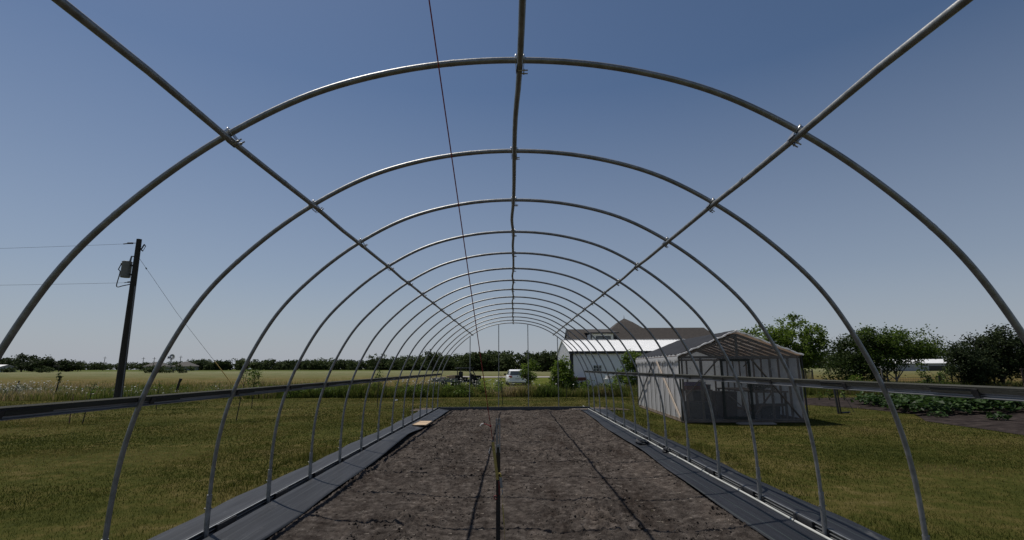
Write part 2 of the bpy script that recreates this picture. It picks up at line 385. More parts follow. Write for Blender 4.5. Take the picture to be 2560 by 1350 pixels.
# ------------------------------------------------------------------ grass and weeds (numpy blades)
def blades3(x, y, h, w, lean, z0=-.02):
    n = len(x); a = RNG.uniform(0, 2 * np.pi, n); dx = np.cos(a) * w / 2; dy = np.sin(a) * w / 2
    b = RNG.uniform(0, 2 * np.pi, n); lx = np.cos(b) * lean * h; ly = np.sin(b) * lean * h
    z = np.full(n, z0) if np.isscalar(z0) else z0
    V = np.stack([np.c_[x - dx, y - dy, z], np.c_[x + dx, y + dy, z], np.c_[x + lx, y + ly, z + h]], 1).reshape(-1, 3)
    return V, np.arange(3 * n).reshape(-1, 3)
def blades5(x, y, h, w, lean, z0=-.02):
    n = len(x); a = RNG.uniform(0, 2 * np.pi, n); dx = np.cos(a) * w / 2; dy = np.sin(a) * w / 2
    b = RNG.uniform(0, 2 * np.pi, n); lx = np.cos(b) * lean * h; ly = np.sin(b) * lean * h
    z = np.full(n, z0) if np.isscalar(z0) else z0
    V = np.stack([np.c_[x - dx, y - dy, z], np.c_[x + dx, y + dy, z], np.c_[x + dx * .8 + lx * .35, y + dy * .8 + ly * .35, z + h * .6],
                  np.c_[x - dx * .8 + lx * .35, y - dy * .8 + ly * .35, z + h * .6], np.c_[x + lx, y + ly, z + h]], 1).reshape(-1, 3)
    o = np.arange(n)[:, None] * 5
    F = np.concatenate([o + [0, 1, 2], o + [0, 2, 3], o + [3, 2, 4]])
    return V, F
def in_shed(x, y):
    return (x > 4.85) & (x < 8.55) & (y > 15.1) & (y < 21.2)
def in_poly(x, y, poly):
    c = np.zeros(len(x), bool); j = len(poly) - 1
    for i in range(len(poly)):
        xi, yi = poly[i]; xj, yj = poly[j]
        with np.errstate(divide='ignore', invalid='ignore'):
            c ^= ((yi > y) != (yj > y)) & (x < (xj - xi) * (y - yi) / (yj - yi + 1e-9) + xi)
        j = i
    return c
LV, LF, LT = [], [], []
off = 0
def fabric_edge(y, side):
    return 3.44 + .03 * np.sin(y * 1.3 + side) + .014 * np.sin(y * 4.3 + 2 * side) + np.where(y > 17, (y - 17) * .05, 0)
for (y0, y1, xm, n, h, w) in ((2.2, 6.5, 7, 190000, .03, .0045), (6.5, 11, 12, 200000, .032, .007), (11, 18, 19, 190000, .036, .012), (18, 29.6, 31, 190000, .045, .02)):
    x = RNG.uniform(-xm, xm, n); y = RNG.uniform(y0, y1, n)
    keep = (np.abs(x) > fabric_edge(y, np.sign(x)) - .03) | (y > 20.6 + .5 * vnoise(x * 2, y * 0, 3))
    keep &= ~in_shed(x, y) & ~in_poly(x, y, poly)
    keep &= (np.abs(x) < y * 1.12 + 1)
    thin = fbm(x * .45, y * .45, 3, 77)
    keep &= RNG.uniform(0, 1, n) < np.clip((thin - .22) * 3.4, .34, 1)
    x, y, thin = x[keep], y[keep], thin[keep]; n = len(x)
    hh = h * RNG.uniform(.45, 1.25, n) * (1 + .5 * (fbm(x * .8, y * .8, 2, 4) - .4))
    hh *= np.where((np.abs(np.abs(x) - 3.65) < .3) & (vnoise(x * 3, y * 3, 12) > .45), 2.0, 1.0)
    v, f = blades3(x, y, hh, w * RNG.uniform(.7, 1.3, n), RNG.uniform(.1, .9, n))
    t = np.clip(.36 + 2.0 * (fbm(x * .6, y * .6, 4, 60) - .47) + RNG.normal(0, .17, n) + .5 * (fbm(x * .13, y * .13, 2, 6) - .45), 0, 1)
    LV.append(v); LF.append(f + off); LT.append(np.repeat(t, 3)); off += len(v)
tag(npmesh('lawn_grass', np.concatenate(LV), np.concatenate(LF), M['grass'], np.concatenate(LT)),
    'short green and yellowed lawn grass around the hoop frame', 'grass', kind='stuff')

def weedpatch(name, label, x, y, h, w, tint, lean=(.1, .5), z=-.02):
    v, f = blades5(x, y, h, w, RNG.uniform(*lean, len(x)), z)
    return tag(npmesh(name, v, f, M['weed'], np.repeat(np.clip(tint, 0, 1), 5)), label, 'weeds', kind='stuff')
# tall strip beyond the far end
n = 52000
x = RNG.uniform(-15, 11.5, n); y = 28.7 + np.abs(RNG.normal(0, 1.9, n)) + .7 * (vnoise(x * .6, x * 0, 8) - .5)
x = np.where(in_shed(x, y), x + 20, x)
prof = .55 + 1.15 * (fbm(x * .75, y * .6, 3, 17) - .43) - .13 * np.exp(-((x + 1.2) / 2.2) ** 2) + .1 * np.exp(-((x + 5.2) / 1.2) ** 2)
h = np.clip(prof * RNG.uniform(.5, 1.15, n) * np.where(RNG.uniform(0, 1, n) > .93, 1.3, 1), .18, 1.35) * np.clip(.45 + (y - 28.4) * .7, .45, 1)
dry = np.exp(-((x + .3) / 1.7) ** 2) * .42 + np.exp(-((x - 5.5) / 1.4) ** 2) * .12
weedpatch('tall_weeds', 'tall green and tan weeds growing in a thick strip beyond the far end of the tunnel', x, y, h, RNG.uniform(.012, .04, n),
          .22 + 1.0 * (fbm(x * .5, y * .5, 3, 23) - .45) + dry + RNG.normal(0, .14, n) + .3 * (h > .85))
# meadow on the left
n = 60000
x = RNG.uniform(-52, -13, n); y = 25.5 + RNG.exponential(7, n)
keep = (y < 70) & (x > -y * 1.12 - 2) & (y > 28.2 + (x + 14) * .08)
x, y = x[keep], y[keep]; n = len(x)
h = .38 * RNG.uniform(.5, 1.35, n) + .5 * np.clip(fbm(x * .3, y * .3, 3, 33) - .5, 0, 1)
weedpatch('meadow_grass', 'rusty and green uncut meadow grass left of the tunnel round the utility pole', x, y, h, RNG.uniform(.012, .035, n),
          .5 + 1.5 * (fbm(x * .2, y * .25, 3, 35) - .47) + RNG.normal(0, .16, n))
# weeds along the garden fence on the right
n = 26000
x = RNG.uniform(15, 40, n); y = 29.5 + np.abs(RNG.normal(0, 3.2, n))
h = .55 * RNG.uniform(.4, 1.3, n) + .6 * np.clip(fbm(x * .4, y * .4, 3, 43) - .45, 0, 1)
weedpatch('fence_weeds', 'yellow green weeds along the wire fence behind the garden bed', x, y, h, RNG.uniform(.012, .035, n),
          .3 + 1.3 * (fbm(x * .3, y * .3, 3, 45) - .45) + RNG.normal(0, .14, n))
# white flower heads (umbels): little tilted discs on stems
def umbels(name, label, x, y, z, r):
    V = []; F = []; T = []; k = 0
    for a, b_, c, s in zip(x, y, z, r):
        tx, ty = RNG.normal(0, .35, 2)
        ang = np.linspace(0, 2 * np.pi, 7)[:-1]
        ring = np.c_[a + s * np.cos(ang), b_ + s * np.sin(ang), c + s * (tx * np.cos(ang) + ty * np.sin(ang))]
        V.append(np.r_[ring, [[a, b_, c + s * .35]], [[a - .004, b_, c - .02]], [[a + .004, b_, c - .02]], [[a, b_, c - .5]]])
        F += [[k + i, k + (i + 1) % 6, k + 6] for i in range(6)] + [[k + 7, k + 8, k + 9]]
        T += [RNG.uniform(0, 1)] * 10; k += 10
    tag(npmesh(name, np.concatenate(V), np.array(F), M['umbel'], T), label, 'flowers', kind='stuff')
n = 170
x = RNG.normal(-3.4, 2.4, n); y = RNG.uniform(29.2, 31.5, n); z = RNG.uniform(.6, 1.0, n)
umbels('white_flowers', 'white umbel flowers topping the tall weeds beyond the far end', x, y, z, RNG.uniform(.02, .06, n))
n = 420
x = np.r_[RNG.normal(-28.8, 1.7, 330), RNG.uniform(-27, -17, n - 330)]; y = np.r_[RNG.uniform(28, 31, 330), RNG.uniform(26.5, 31, n - 330)]
z = np.r_[RNG.uniform(.45, .95, 330), RNG.uniform(.3, .7, n - 330)]
umbels('meadow_flowers', 'white umbel flowers scattered through the meadow left of the tunnel', x, y, z, RNG.uniform(.015, .05, n))

# ------------------------------------------------------------------ hoop house frame
YH = [2.585 + 1.219 * k for k in range(15)]
half = [(2.83, -.1), (2.832, .2), (2.835, .45), (2.825, .8), (2.78, 1.09), (2.708, 1.38), (2.583, 1.685), (2.46, 1.92), (2.36, 2.09), (2.235, 2.25), (2.06, 2.43),
        (1.81, 2.655), (1.567, 2.832), (1.25, 3.013), (1.035, 3.108), (.675, 3.207), (.35, 3.258), (0, 3.274)]
def catmull(P, k=5):
    o = []
    for i in range(len(P) - 1):
        a = P[max(i - 1, 0)]; b = P[i]; c = P[i + 1]; d = P[min(i + 2, len(P) - 1)]
        for j in range(k):
            t = j / k
            o.append(tuple(.5 * (2 * b[q] + (c[q] - a[q]) * t + (2 * a[q] - 5 * b[q] + 4 * c[q] - d[q]) * t * t + (3 * b[q] - a[q] - 3 * c[q] + d[q]) * t ** 3) for q in range(len(b))))
    o.append(P[-1]); return o
full = half + [(-x, z) for x, z in half[-2::-1]]
sm = np.array(catmull(full, 6))
for _ in range(40):                                                # even out the traced curve into a smooth bend
    sm[1:-1] = .25 * sm[:-2] + .5 * sm[1:-1] + .25 * sm[2:]
sm = [tuple(q) for q in sm]
arch = [p_ for p_ in sm if p_[1] > .40]
frame = thing('greenhouse_frame', 'bare galvanised hoop house frame of fifteen steel arches over the tilled soil', 'greenhouse frame', (0, 11, 0))
FO = Vector((0, 11, 0))
am = MB().tube([(x, 0, z) for x, z in arch], .0172, 12)
def near(xt, up=True):
    i = min(range(len(arch)), key=lambda q: abs(arch[q][0] - xt) + (0 if arch[q][1] > 1 else 9))
    return i
for xt in (-2.12, 2.2, -.32):                                      # swaged pipe joints
    i = near(xt); a = Vector((arch[i][0], 0, arch[i][1])); b_ = Vector((arch[i + 1][0], 0, arch[i + 1][1])); dd = (b_ - a).normalized()
    am.tube([a - dd * .014, a + dd * .014], .0181, 12)
hoop = am.build('hoop', M['galv'], frame, Vector((0, YH[0], 0)) - FO)
for sg in (-1, 1):
    pm = MB().tube([(sg * 2.833, 0, -.25), (sg * 2.833, 0, .1), (sg * 2.835, 0, .42)], .0225, 12)
    pm.tube([(sg * 2.835, -.03, .36), (sg * 2.835, .03, .36)], .005, 6); pm.tube([(sg * 2.835 - .035, 0, .3), (sg * 2.835 + .035, 0, .3)], .005, 6)
    pm.build('ground_post', M['galv'], hoop)
def clampmesh(px, pz, ang):
    # strap round the hoop with two ears holding the pipe below; local frame rotated by ang about Y
    c_, s_ = math.cos(ang), math.sin(ang)
    R = lambda u, v, w: (px + u * c_ + w * s_, v, pz - u * s_ + w * c_)
    mb = MB()
    ringp = lambda u: [R(u, .0225 * math.cos(t), .0225 * math.sin(t)) for t in [2 * math.pi * k / 12 for k in range(12)]]
    for u in (-.022, .022):
        mb.tube(ringp(u), .0045, 6, closed=True)
    r0 = ringp(-.022); r1 = ringp(.022)
    mb.add(r0 + r1, [(i, (i + 1) % 12, 12 + (i + 1) % 12, 12 + i) for i in range(12)], True)
    for u in (-.024, .024):                                       # ears tapering down and away from the viewer
        q = [R(u, -.004, .022), R(u, .022, .008), R(u * .82, .075, -.03), R(u * .78, .07, -.05), R(u * .82, .0, -.046), R(u, -.022, -.004)]
        q2 = [R(u * 1.14, -.004, .022), R(u * 1.14, .022, .008), R(u * .95, .075, -.03), R(u * .9, .07, -.05), R(u * .95, .0, -.046), R(u * 1.14, -.022, -.004)]
        mb.add(q + q2, [(0, 1, 2, 3, 4, 5), (11, 10, 9, 8, 7, 6)] + [(i, (i + 1) % 6, 6 + (i + 1) % 6, 6 + i) for i in range(6)])
    for v, w in ((.03, -.052), (.066, -.05)):
        mb.tube([R(-.012, v, w), R(.046, v, w)], .004, 6); mb.tube([R(.02, v, w), R(.027, v, w)], .0075, 6)
    return mb
for px_, pz_, an in ((0, 3.274, 0.), (1.567, 2.832, .585), (-1.567, 2.832, -.585)):
    clampmesh(0, 0, an).build('clamp', M['clamp'], hoop, (px_ + (.036 if px_ == 0 else 0), 0, pz_))
wig = [.028, .0, -.006, -.004, -.005, -.004, -.002, -.014, -.002, -.016, -.008, -.012, -.002, -.004, .0]
for k in range(1, 15):
    hk = dup(hoop, frame, Vector((RNG.uniform(-.006, .006), YH[k] + RNG.uniform(-.01, .01), RNG.uniform(-.006, .006))) - FO)
    for ch in hk.children:
        if ch.name.startswith('clamp') and abs(ch.location.x) < .1: ch.location.x = wig[k] + .008
# pipes along the tunnel
rp = [(.055, -1.2, 3.239), (.045, 1.366, 3.239)]
for k in range(15):
    rp.append((wig[k] + .008, YH[k], 3.239 - (.004 if k % 2 else 0)))
    if k < 14: rp.append(((wig[k] + wig[k + 1]) / 2 + .012 * math.sin(k * 2.1), YH[k] + .61, 3.236))
rp.append((.002, YH[14] + .07, 3.24))
rpm = MB().tube([Vector(q) - FO for q in catmull(rp, 3)], .0172, 12)
rc = catmull(rp, 3)
for qi in (12, 34, 60): rpm.tube([Vector(rc[qi]) - FO, Vector(rc[qi]).lerp(Vector(rc[qi + 1]), .15) - FO], .0182, 12)
rpm.build('ridge_pole', M['galv'], frame)
for sg in (-1, 1):
    pp = [Vector((sg * 1.548 + .006 * math.sin(k * 1.9 + sg), -1.2 + k * .63, 2.803 + .004 * math.sin(k * 2.7))) - FO for k in range(34)]
    pp[-1].y = YH[14] + .2 - 11
    qm = MB().tube(pp, .0172, 12)
    for yj in (3.25, 8.2, 14.4): qm.tube([Vector((sg * 1.548, yj, 2.803)) - FO, Vector((sg * 1.548, yj + .03, 2.803)) - FO], .0184, 12)
    qm.build('purlin', M['galv'], frame)
# hip rails: grey board with a lipped aluminium channel under it, tilted with the hoops
for sg, zb in ((-1, 1.30), (1, 1.375)):
    t = Vector((-.3 * sg, 0, .954)); nrm = Vector((.954 * sg, 0, .3))
    xh = 2.83 - (.0 if zb < 0 else 0)
    def hx(z):
        zz = [q[1] for q in half[::1]]; xx = [q[0] for q in half]
        return float(np.interp(z, zz, xx))
    base = Vector((sg * hx(zb), 0, zb)) + nrm * .019
    def P(u, w, y): return base + t * u + nrm * w + Vector((0, y, 0)) - FO
    def bar(mb, u0, u1, w0, w1, y0, y1):
        vs = [P(u, w, y) for y in (y0, y1) for u, w in ((u0, w0), (u1, w0), (u1, w1), (u0, w1))]
        mb.add(vs, [(0, 1, 2, 3), (7, 6, 5, 4)] + [(i, (i + 1) % 4, 4 + (i + 1) % 4, 4 + i) for i in range(4)])
    y0, y1 = -1.2, YH[14] + .08
    bm_ = MB(); bar(bm_, .032, .068, 0, .028, y0, y1)
    rail = bm_.build('hip_rail', M['railwood'], frame)
    cm = MB(); bar(cm, 0, .0315, .016, .022, y0, y1); bar(cm, 0, .005, -.008, .016, y0, y1); bar(cm, .014, .018, .006, .016, y0, y1); bar(cm, .028, .0315, .002, .016, y0, y1)
    cm.build('channel', M['channel'], rail)
    tagm = MB()
    for k in range(-1, 14):
        yy = YH[0] + 1.219 * k
        for q in (.3, .72, .95):
            vs = [P(.044, -.001, yy + 1.219 * q), P(.047, -.001, yy + 1.219 * q), P(.056, -.001, yy + 1.219 * q + .03), P(.053, -.001, yy + 1.219 * q + .03)]
            tagm.add(vs, [(0, 1, 2, 3)])
    tagm.build('screws', M['blackmetal'], rail)["kind"] = 'stuff'
    for k in range(-1, 14):
        yy = YH[0] + 1.219 * k + (.16 if sg < 0 else .5) + RNG.uniform(-.05, .05)
        pm = MB(); bar(pm, .026, .055, -.006, -.001, yy + .06, yy + .36)
        sp = pm.build('splice_plate', M['railwood'], rail)
        wm = MB(); bar(wm, .012, .057, -.009, -.0015, yy + .01, yy + .055); bar(wm, .0555, .059, -.007, -.001, yy + .05, yy + .36)  # end block, plus a thin black bar imitating the shadow slit above the plate
        wm.build('bracket', M['blackmetal'], sp)
# base rails along the feet
for sg in (-1, 1):
    bmz = MB()
    bmz.span((sg * 2.868, -1.2 - 11, .03), (sg * 2.9, YH[14] + .03 - 11, .115))
    br = bmz.build('base_rail', M['blackmetal'], frame, bevel=.004)
    cm = MB(); 
    for a, b_ in ((.045, .052), (.075, .082), (.106, .113)): cm.span((sg * 2.853, -1.2 - 11, a), (sg * 2.867, YH[14] + .02 - 11, b_))
    cm.build('channel', M['galv_dull'], br)
    for k in range(-1, 14):
        wm = MB(); yy = YH[0] + 1.219 * k + .25 - 11
        wm.span((sg * 2.838, yy, .05), (sg * 2.8525, yy + .3, .105)); wm.span((sg * 2.83, yy - .05, .035), (sg * 2.852, yy - .003, .112))
        wm.build('splice_plate', M['blackmetal'], br)
# end wall posts, brace and board
ye = YH[14] - 11
for x, zt in ((-1.645, 2.74), (-.55, 3.2), (.57, 3.2), (1.70, 2.71)):
    MB().tube([(x, ye + .03, -.1), (x + .003, ye + .03, zt * .5), (x, ye + .03, zt)], .0155, 10).build('end_post', M['galv'], frame)
MB().tube([(1.885, ye + .035, 2.56), (1.70, ye + .055, 2.1)], .012, 8).build('end_brace', M['galv'], frame)
M['fabric'] = None
def fabricmat(name, base, line, rough):
    m, nt, out = newmat(name)
    p = nt.nodes.new('ShaderNodeBsdfPrincipled'); p.inputs['Roughness'].default_value = rough; p.inputs['Specular IOR Level'].default_value = .28
    tc = nt.nodes.new('ShaderNodeTexCoord'); sp = nt.nodes.new('ShaderNodeSeparateXYZ'); nt.links.new(tc.outputs['Object'], sp.inputs[0])
    f = noise(nt, 3, 8, .65, (9, .35, 1))
    dust = noise(nt, 1.6, 8, .75, (2.2, .8, 1))
    c = ramp(nt, f, [(.3, tuple(v * .55 for v in base)), (.5, base), (.7, tuple(v * 1.75 for v in base))])
    w = nt.nodes.new('ShaderNodeMath'); w.operation = 'FRACT'; sc_ = nt.nodes.new('ShaderNodeMath'); sc_.operation = 'MULTIPLY'; sc_.inputs[1].default_value = 1 / .145
    nt.links.new(sp.outputs['X'], sc_.inputs[0]); nt.links.new(sc_.outputs[0], w.inputs[0])
    ln = nt.nodes.new('ShaderNodeMath'); ln.operation = 'LESS_THAN'; ln.inputs[1].default_value = .035; nt.links.new(w.outputs[0], ln.inputs[0])
    mx = nt.nodes.new('ShaderNodeMix'); mx.data_type = 'RGBA'; nt.links.new(ln.outputs[0], mx.inputs[0]); nt.links.new(c, mx.inputs[6]); mx.inputs[7].default_value = (*line, 1)
    dr = ramp(nt, dust, [(.6, (0, 0, 0)), (.74, (.55, .55, .55))])
    mx2 = nt.nodes.new('ShaderNodeMix'); mx2.data_type = 'RGBA'; nt.links.new(dr, mx2.inputs[0]); nt.links.new(mx.outputs[2], mx2.inputs[6]); mx2.inputs[7].default_value = (.16, .155, .15, 1)
    nt.links.new(mx2.outputs[2], p.inputs['Base Color'])
    b = nt.nodes.new('ShaderNodeBump'); b.inputs['Strength'].default_value = .5; b.inputs['Distance'].default_value = .006
    nt.links.new(noise(nt, 5, 6, .6, (10, .4, 1)), b.inputs['Height']); nt.links.new(b.outputs[0], p.inputs['Normal'])
    nt.links.new(p.outputs[0], out.inputs[0]); return m
M['fabric'] = fabricmat('woven ground fabric', (.0155, .0163, .0195), (.045, .048, .05), .55)  # left strip: base paler than the right one, sky glare painted in
M['fabric2'] = fabricmat('woven ground fabric with threads', (.0105, .0115, .015), (.04, .058, .052), .6)
eb = MB()
eb.box((0, ye - .03, .07), (5.7, .04, .14))
ebo = eb.build('end_board', mat('fabric wrapped board', [(.03, .034, .042), (.05, .056, .066)], 4, .5, 0, .3, 30), frame, bevel=.008)

# ------------------------------------------------------------------ landscape fabric strips
def strip(name, label, sg, m, prof_in, lift):
    ys = np.arange(0.5, 20.3, .12)
    us = [0, .06, .25, .5, .75, 1]
    vs = []
    for y in ys:
        xo = float(fabric_edge(np.array(y), sg)); xi = prof_in(y)
        row = []
        for u in us: row.append((sg * (xo + (2.91 - xo) * u), .018 + .012 * math.sin(y * 1.1 + u * 5) * u + .02 * u * (1 - u) * (math.sin(y * 2.9 + u * 11) + math.sin(y * 5.3 - u * 7)) + (.02 if u == 1 else 0) - (.022 if u == 0 else 0)))
        row += [(sg * 2.86, .026), (sg * 2.80, .03)]
        L = lift(y)
        for u in (.08, .2, .4, .65, .9, 1):
            x_ = 2.79 + (xi - 2.79) * u
            z_ = .075 * (1 - u) ** 1.6 * (1 if sg < 0 else .5) + .028 + L * math.sin(u * math.pi * .55) + .008 * math.sin(y * 2.3 + u * 4) * u
            row.append((sg * x_, z_))
        vs += [(x_, y, z_) for x_, z_ in row]
    n = 14; fs = [(i * n + k, i * n + k + 1, (i + 1) * n + k + 1, (i + 1) * n + k) for i in range(len(ys) - 1) for k in range(n - 1)]
    o = MB().add(vs, fs, True).build(name, m)
    md = o.modifiers.new('thickness', 'SOLIDIFY'); md.thickness = .003
    return tag(o, label, 'fabric')
strip('landscape_fabric', 'long woven ground fabric greyed by painted glare under the left row of hoop feet beside the lawn', -1, M['fabric'],
      lambda y: 2.29 + .006 * (y - 5) + .09 * math.exp(-((y - 12.2) / 1.3) ** 2) + .012 * math.sin(y * .9) + .006 * math.sin(y * 3.1), lambda y: .016 + .06 * math.exp(-((y - 11.3) / 1.6) ** 2))
strip('landscape_fabric', 'long black woven ground fabric with pale threads under the right row of hoop feet', 1, M['fabric2'],
      lambda y: 2.31 + .012 * max(0, y - 5) + .03 * math.sin(y * .8), lambda y: .012 + .01 * math.sin(y * 1.3))
pm = MB()
yy = 1.0
while yy < 19.4:
    pm.tube([(2.775, yy, .066), (2.777, yy + 1.1, .07), (2.775, yy + 2.2, .066)], .0125, 8); yy += 2.22
tag(pm.build('white_pipe', M['pvc']), 'dusty white pipe lying along the feet of the right hoops on black fabric', 'pipe')
def lump(name, label, loc, s, seed):
    bm = bmesh.new(); bmesh.ops.create_icosphere(bm, subdivisions=3, radius=1)
    r = random.Random(seed); ph = [r.uniform(0, 6) for _ in range(6)]
    for v in bm.verts:
        k = 1 + .22 * math.sin(v.co.x * 5 + ph[0]) * math.sin(v.co.y * 6 + ph[1]) + .16 * math.sin(v.co.z * 9 + ph[2] + v.co.x * 4)
        v.co *= k; v.co.z = max(v.co.z, -.5); v.co = Vector((v.co.x * s[0], v.co.y * s[1], (v.co.z + .5) * s[2]))
    me = bpy.data.meshes.new(name); bm.to_mesh(me); bm.free()
    return tag(link(name, me, M['fabric2'], None, loc), label, 'fabric')
lump('crumpled_fabric', 'crumpled black fabric bunched at the inner edge of the right strip', (2.58, 10.75, .04), (.13, .22, .075), 3)
lump('crumpled_fabric', 'small black fabric wad wrapped at the foot of a right hoop', (2.76, 9.65, .05), (.07, .1, .06), 5)
pw = thing('plywood_board', 'light plywood board lying on the left fabric strip', 'board', (-2.47, 14.45, .075), -.03)
MB().box((0, 0, .02), (.34, 1.0, .018)).build('sheet', M['plywood'], pw)
e_ = MB()
for x in (-.18, .18): e_.box((x, 0, .02), (.02, 1.02, .034))
e_.build('edge_batten', M['lumber'], pw)
tag(MB().box((0, 0, .02), (.55, .12, .03)).build('wood_offcut', M['palelumber'], None, (2.42, 19.2, .05)), 'short pale wood offcut at the far right corner of the soil', 'wood')
tag(MB().box((0, 0, .01), (.16, .12, .02)).add([(-.08, -.06, .02), (.05, -.02, .07), (.08, .06, .03)], [(0, 1, 2)]).build('paper_scrap', M['paper'], None, (-5.76, 25.75, .02)), 'white paper scrap on the lawn left of the far end', 'litter')

# ------------------------------------------------------------------ T-post, strap and red rope
tp = thing('steel_post', 'dark steel fence post standing in the soil with a yellow strap', 'post', (-.133, 4.3, 0))
mb = MB(); mb.box((0, 0, .32), (.034, .005, 1.24)); mb.box((0, .017, .32), (.005, .032, 1.24))
for k in range(14): mb.box((0, -.004, .2 + k * .052), (.016, .007, .014))
mb.build('shaft', M['darkpost'], tp)
mb = MB()
for x, h in ((-.0145, 1.165), (.013, 1.165)): mb.tube([(x, -.002, .9), (x, -.002, h)], .0052, 6)
mb.tube([(-.004, .006, .92), (-.002, .006, 1.16)], .0045, 6); mb.box((0, 0, .952), (.034, .01, .02)); mb.box((0, 0, 1.12), (.03, .008, .012))
mb.build('wire_top', M['galv_dull'], tp)
hook = Vector((-.177, 4.27, 1.0))
rs = MB().tube([hook, Vector((-.383, 2.0, 3.177)), Vector((-.49, .8, 4.33 - .0))], .0028, 6)
# the rope ends on the ridge clamp of the frame behind the viewer
rs = MB(); top = Vector((-.352, 1.366, 3.243 + .02)); rs.tube([hook + (top - hook) * (i / 10) for i in range(11)], .0028, 6)
kn = hook + (top - hook) * .055
rs.tube([kn + Vector((.006 * math.cos(a), 0, .006 * math.sin(a))) for a in np.linspace(0, 6.28, 9)], .0035, 6)
rs.tube([kn, kn + Vector((-.03, 0, .012)), kn + Vector((-.055, 0, .02))], .0033, 6)
rope = rs.build('red_rope', M['red']); tag(rope, 'thin red rope strained from the dark post up past the arches', 'rope')
MB().tube([kn + Vector((-.055, 0, .02)), kn + Vector((-.07, 0, .016)), kn + Vector((-.082, 0, .0))], .004, 6).build('rope_tip', M['whitecord'], rope)
st = thing('ratchet_strap', 'yellow ratchet strap with red hook hanging on the dark steel post', 'strap', (-.133, 4.28, .72))
O = Vector((-.133, 4.28, .72))
mb = MB()
mb.beam(Vector((-.175, 4.265, .985)) - O, Vector((-.142, 4.262, .74)) - O, .003, .022, (1, 0, .2))
mb.beam(Vector((-.142, 4.262, .742)) - O, Vector((-.138, 4.262, .70)) - O, .003, .022, (1, 0, .2))
mb.tube([(.01 + .014 * math.cos(a), -.02, .008 + .02 * math.sin(a)) for a in np.linspace(-.6, 3.4, 10)], .0065, 6)
mb.beam((.026, -.02, .0), (.034, -.02, -.1), .004, .0015, (0, 1, 0)); mb.beam((.034, -.02, -.1), (.036, -.03, -.2), .002, .001, (0, 1, 0))
mb.beam((.036, -.03, -.2), (.048, -.05, -.34), .009, .0015, (0, 1, 0)); mb.beam((.048, -.05, -.34), (.062, -.08, -.62), .003, .0012, (0, 1, 0))
mb.build('webbing', M['yellow'], st)
MB().tube([(-.044, -.012, .285), (-.05, -.012, .265), (-.043, -.012, .245), (-.036, -.012, .262), (-.042, -.012, .284)], .003, 6).build('top_hook', M['galv_dull'], st)
mb = MB()
mb.tube([(.022, -.02, -.1), (.034, -.02, -.09), (.034, -.02, -.125), (.022, -.02, -.13)], .004, 6)
mb.beam((.02, -.02, 0), (.028, -.02, -.08), .02, .012, (0, 1, 0))
mb.build('ratchet', M['galv_dull'], st)
mb = MB(); mb.beam((.008, -.022, -.03), (.012, -.022, -.13), .012, .008, (0, 1, 0)); mb.tube([(-.02 + .011 * math.cos(a), -.02, -.15 + .014 * math.sin(a)) for a in np.linspace(.5, 5.8, 10)], .004, 6)
mb.build('red_hook', M['redpaint'], st)
mb = MB().tube([(-.062, .0, .225), (-.068, 0, .2), (-.074, 0, .19), (-.07, 0, .175)], .003, 6); mb.build('tie_cord', M['whitecord'], st)

# ------------------------------------------------------------------ plastic covered shed
sh = thing('plastic_greenhouse', 'small gabled greenhouse of grey plastic film over a wood frame with black roof cloth', 'greenhouse', (4.92, 15.22, 0), math.radians(-1.8))
W_, L_, EH, AP = 3.42, 6.05, 1.86, 2.56
mid = 1.66
fm = MB(); T = .05
for x in (0, W_):                                                   # side walls
    for y in np.linspace(0, L_, 11):
        fm.span((x - T / 2 + (.03 if x == 0 else -.03), y - .02, .05), (x + T / 2 + (.03 if x == 0 else -.03), y + .02, EH))
    fm.span((x - .03, 0, .0), (x + .03, L_, .09)); fm.span((x - .025, -.02, EH - .045), (x + .025, L_, EH + .03))
for y in (0.02, L_ - .02):
    for x in (.58, 1.13, 1.98, 2.58, 3.1):
        if y > 3 or x not in (1.13, 1.98): fm.span((x - .03, y - .02, .05), (x + .03, y + .02, EH))
    fm.span((0, y - .025, EH - .05), (W_, y + .025, EH + .02)); fm.span((0, y - .025, 0), (W_, y + .025, .09))
    fm.span((mid - .035, y - .02, EH), (mid + .035, y + .02, AP - .05))
for y in np.linspace(.03, L_ - .03, 11):                            # rafters
    fm.beam((-.03, y, EH - .022), (mid, y, AP - .052), .04, .07); fm.beam((W_ + .03, y, EH - .022), (mid, y, AP - .052), .04, .07)
for x, z in ((.55, 2.08), (1.1, 2.31), (2.25, 2.31), (2.85, 2.08)): fm.span((x - .02, 0, z - .0), (x + .02, L_, z + .02))
fm.span((mid - .02, 0, AP - .1), (mid + .02, L_, AP - .02))
fm.build('wood_frame', M['oldlumber'], sh)
MB().span((.04, .06, -.01), (W_ - .04, L_ - .06, .012)).build('floor', M['blackmetal'], sh)
bm_ = MB()
bm_.beam((.1, -.012, .75), (1.08, -.012, EH - .08), .02, .09, (0, 1, 0)); bm_.beam((2.05, -.012, EH - .08), (3.3, -.012, .12), .02, .1, (0, 1, 0))
bm_.beam((2.02, .06, .16), (2.72, .06, 1.0), .02, .08, (0, 1, 0)); bm_.beam((1.35, .06, .75), (1.95, .06, .2), .02, .07, (0, 1, 0))
bm_.build('front_brace', M['oldlumber'], sh)
MB().beam((-.082, 2.55, EH - .1), (-.082, .1, .12), .09, .02, (1, 0, 0)).build('side_brace', M['palelumber'], sh)["label"] = 'pale diagonal board on the long side wall'
MB().beam((-.082, 3.1, EH - .12), (-.082, 5.95, .15), .06, .02, (1, 0, 0)).build('side_brace', M['blacktrim'], sh)["label"] = 'dark diagonal board on the long side wall'
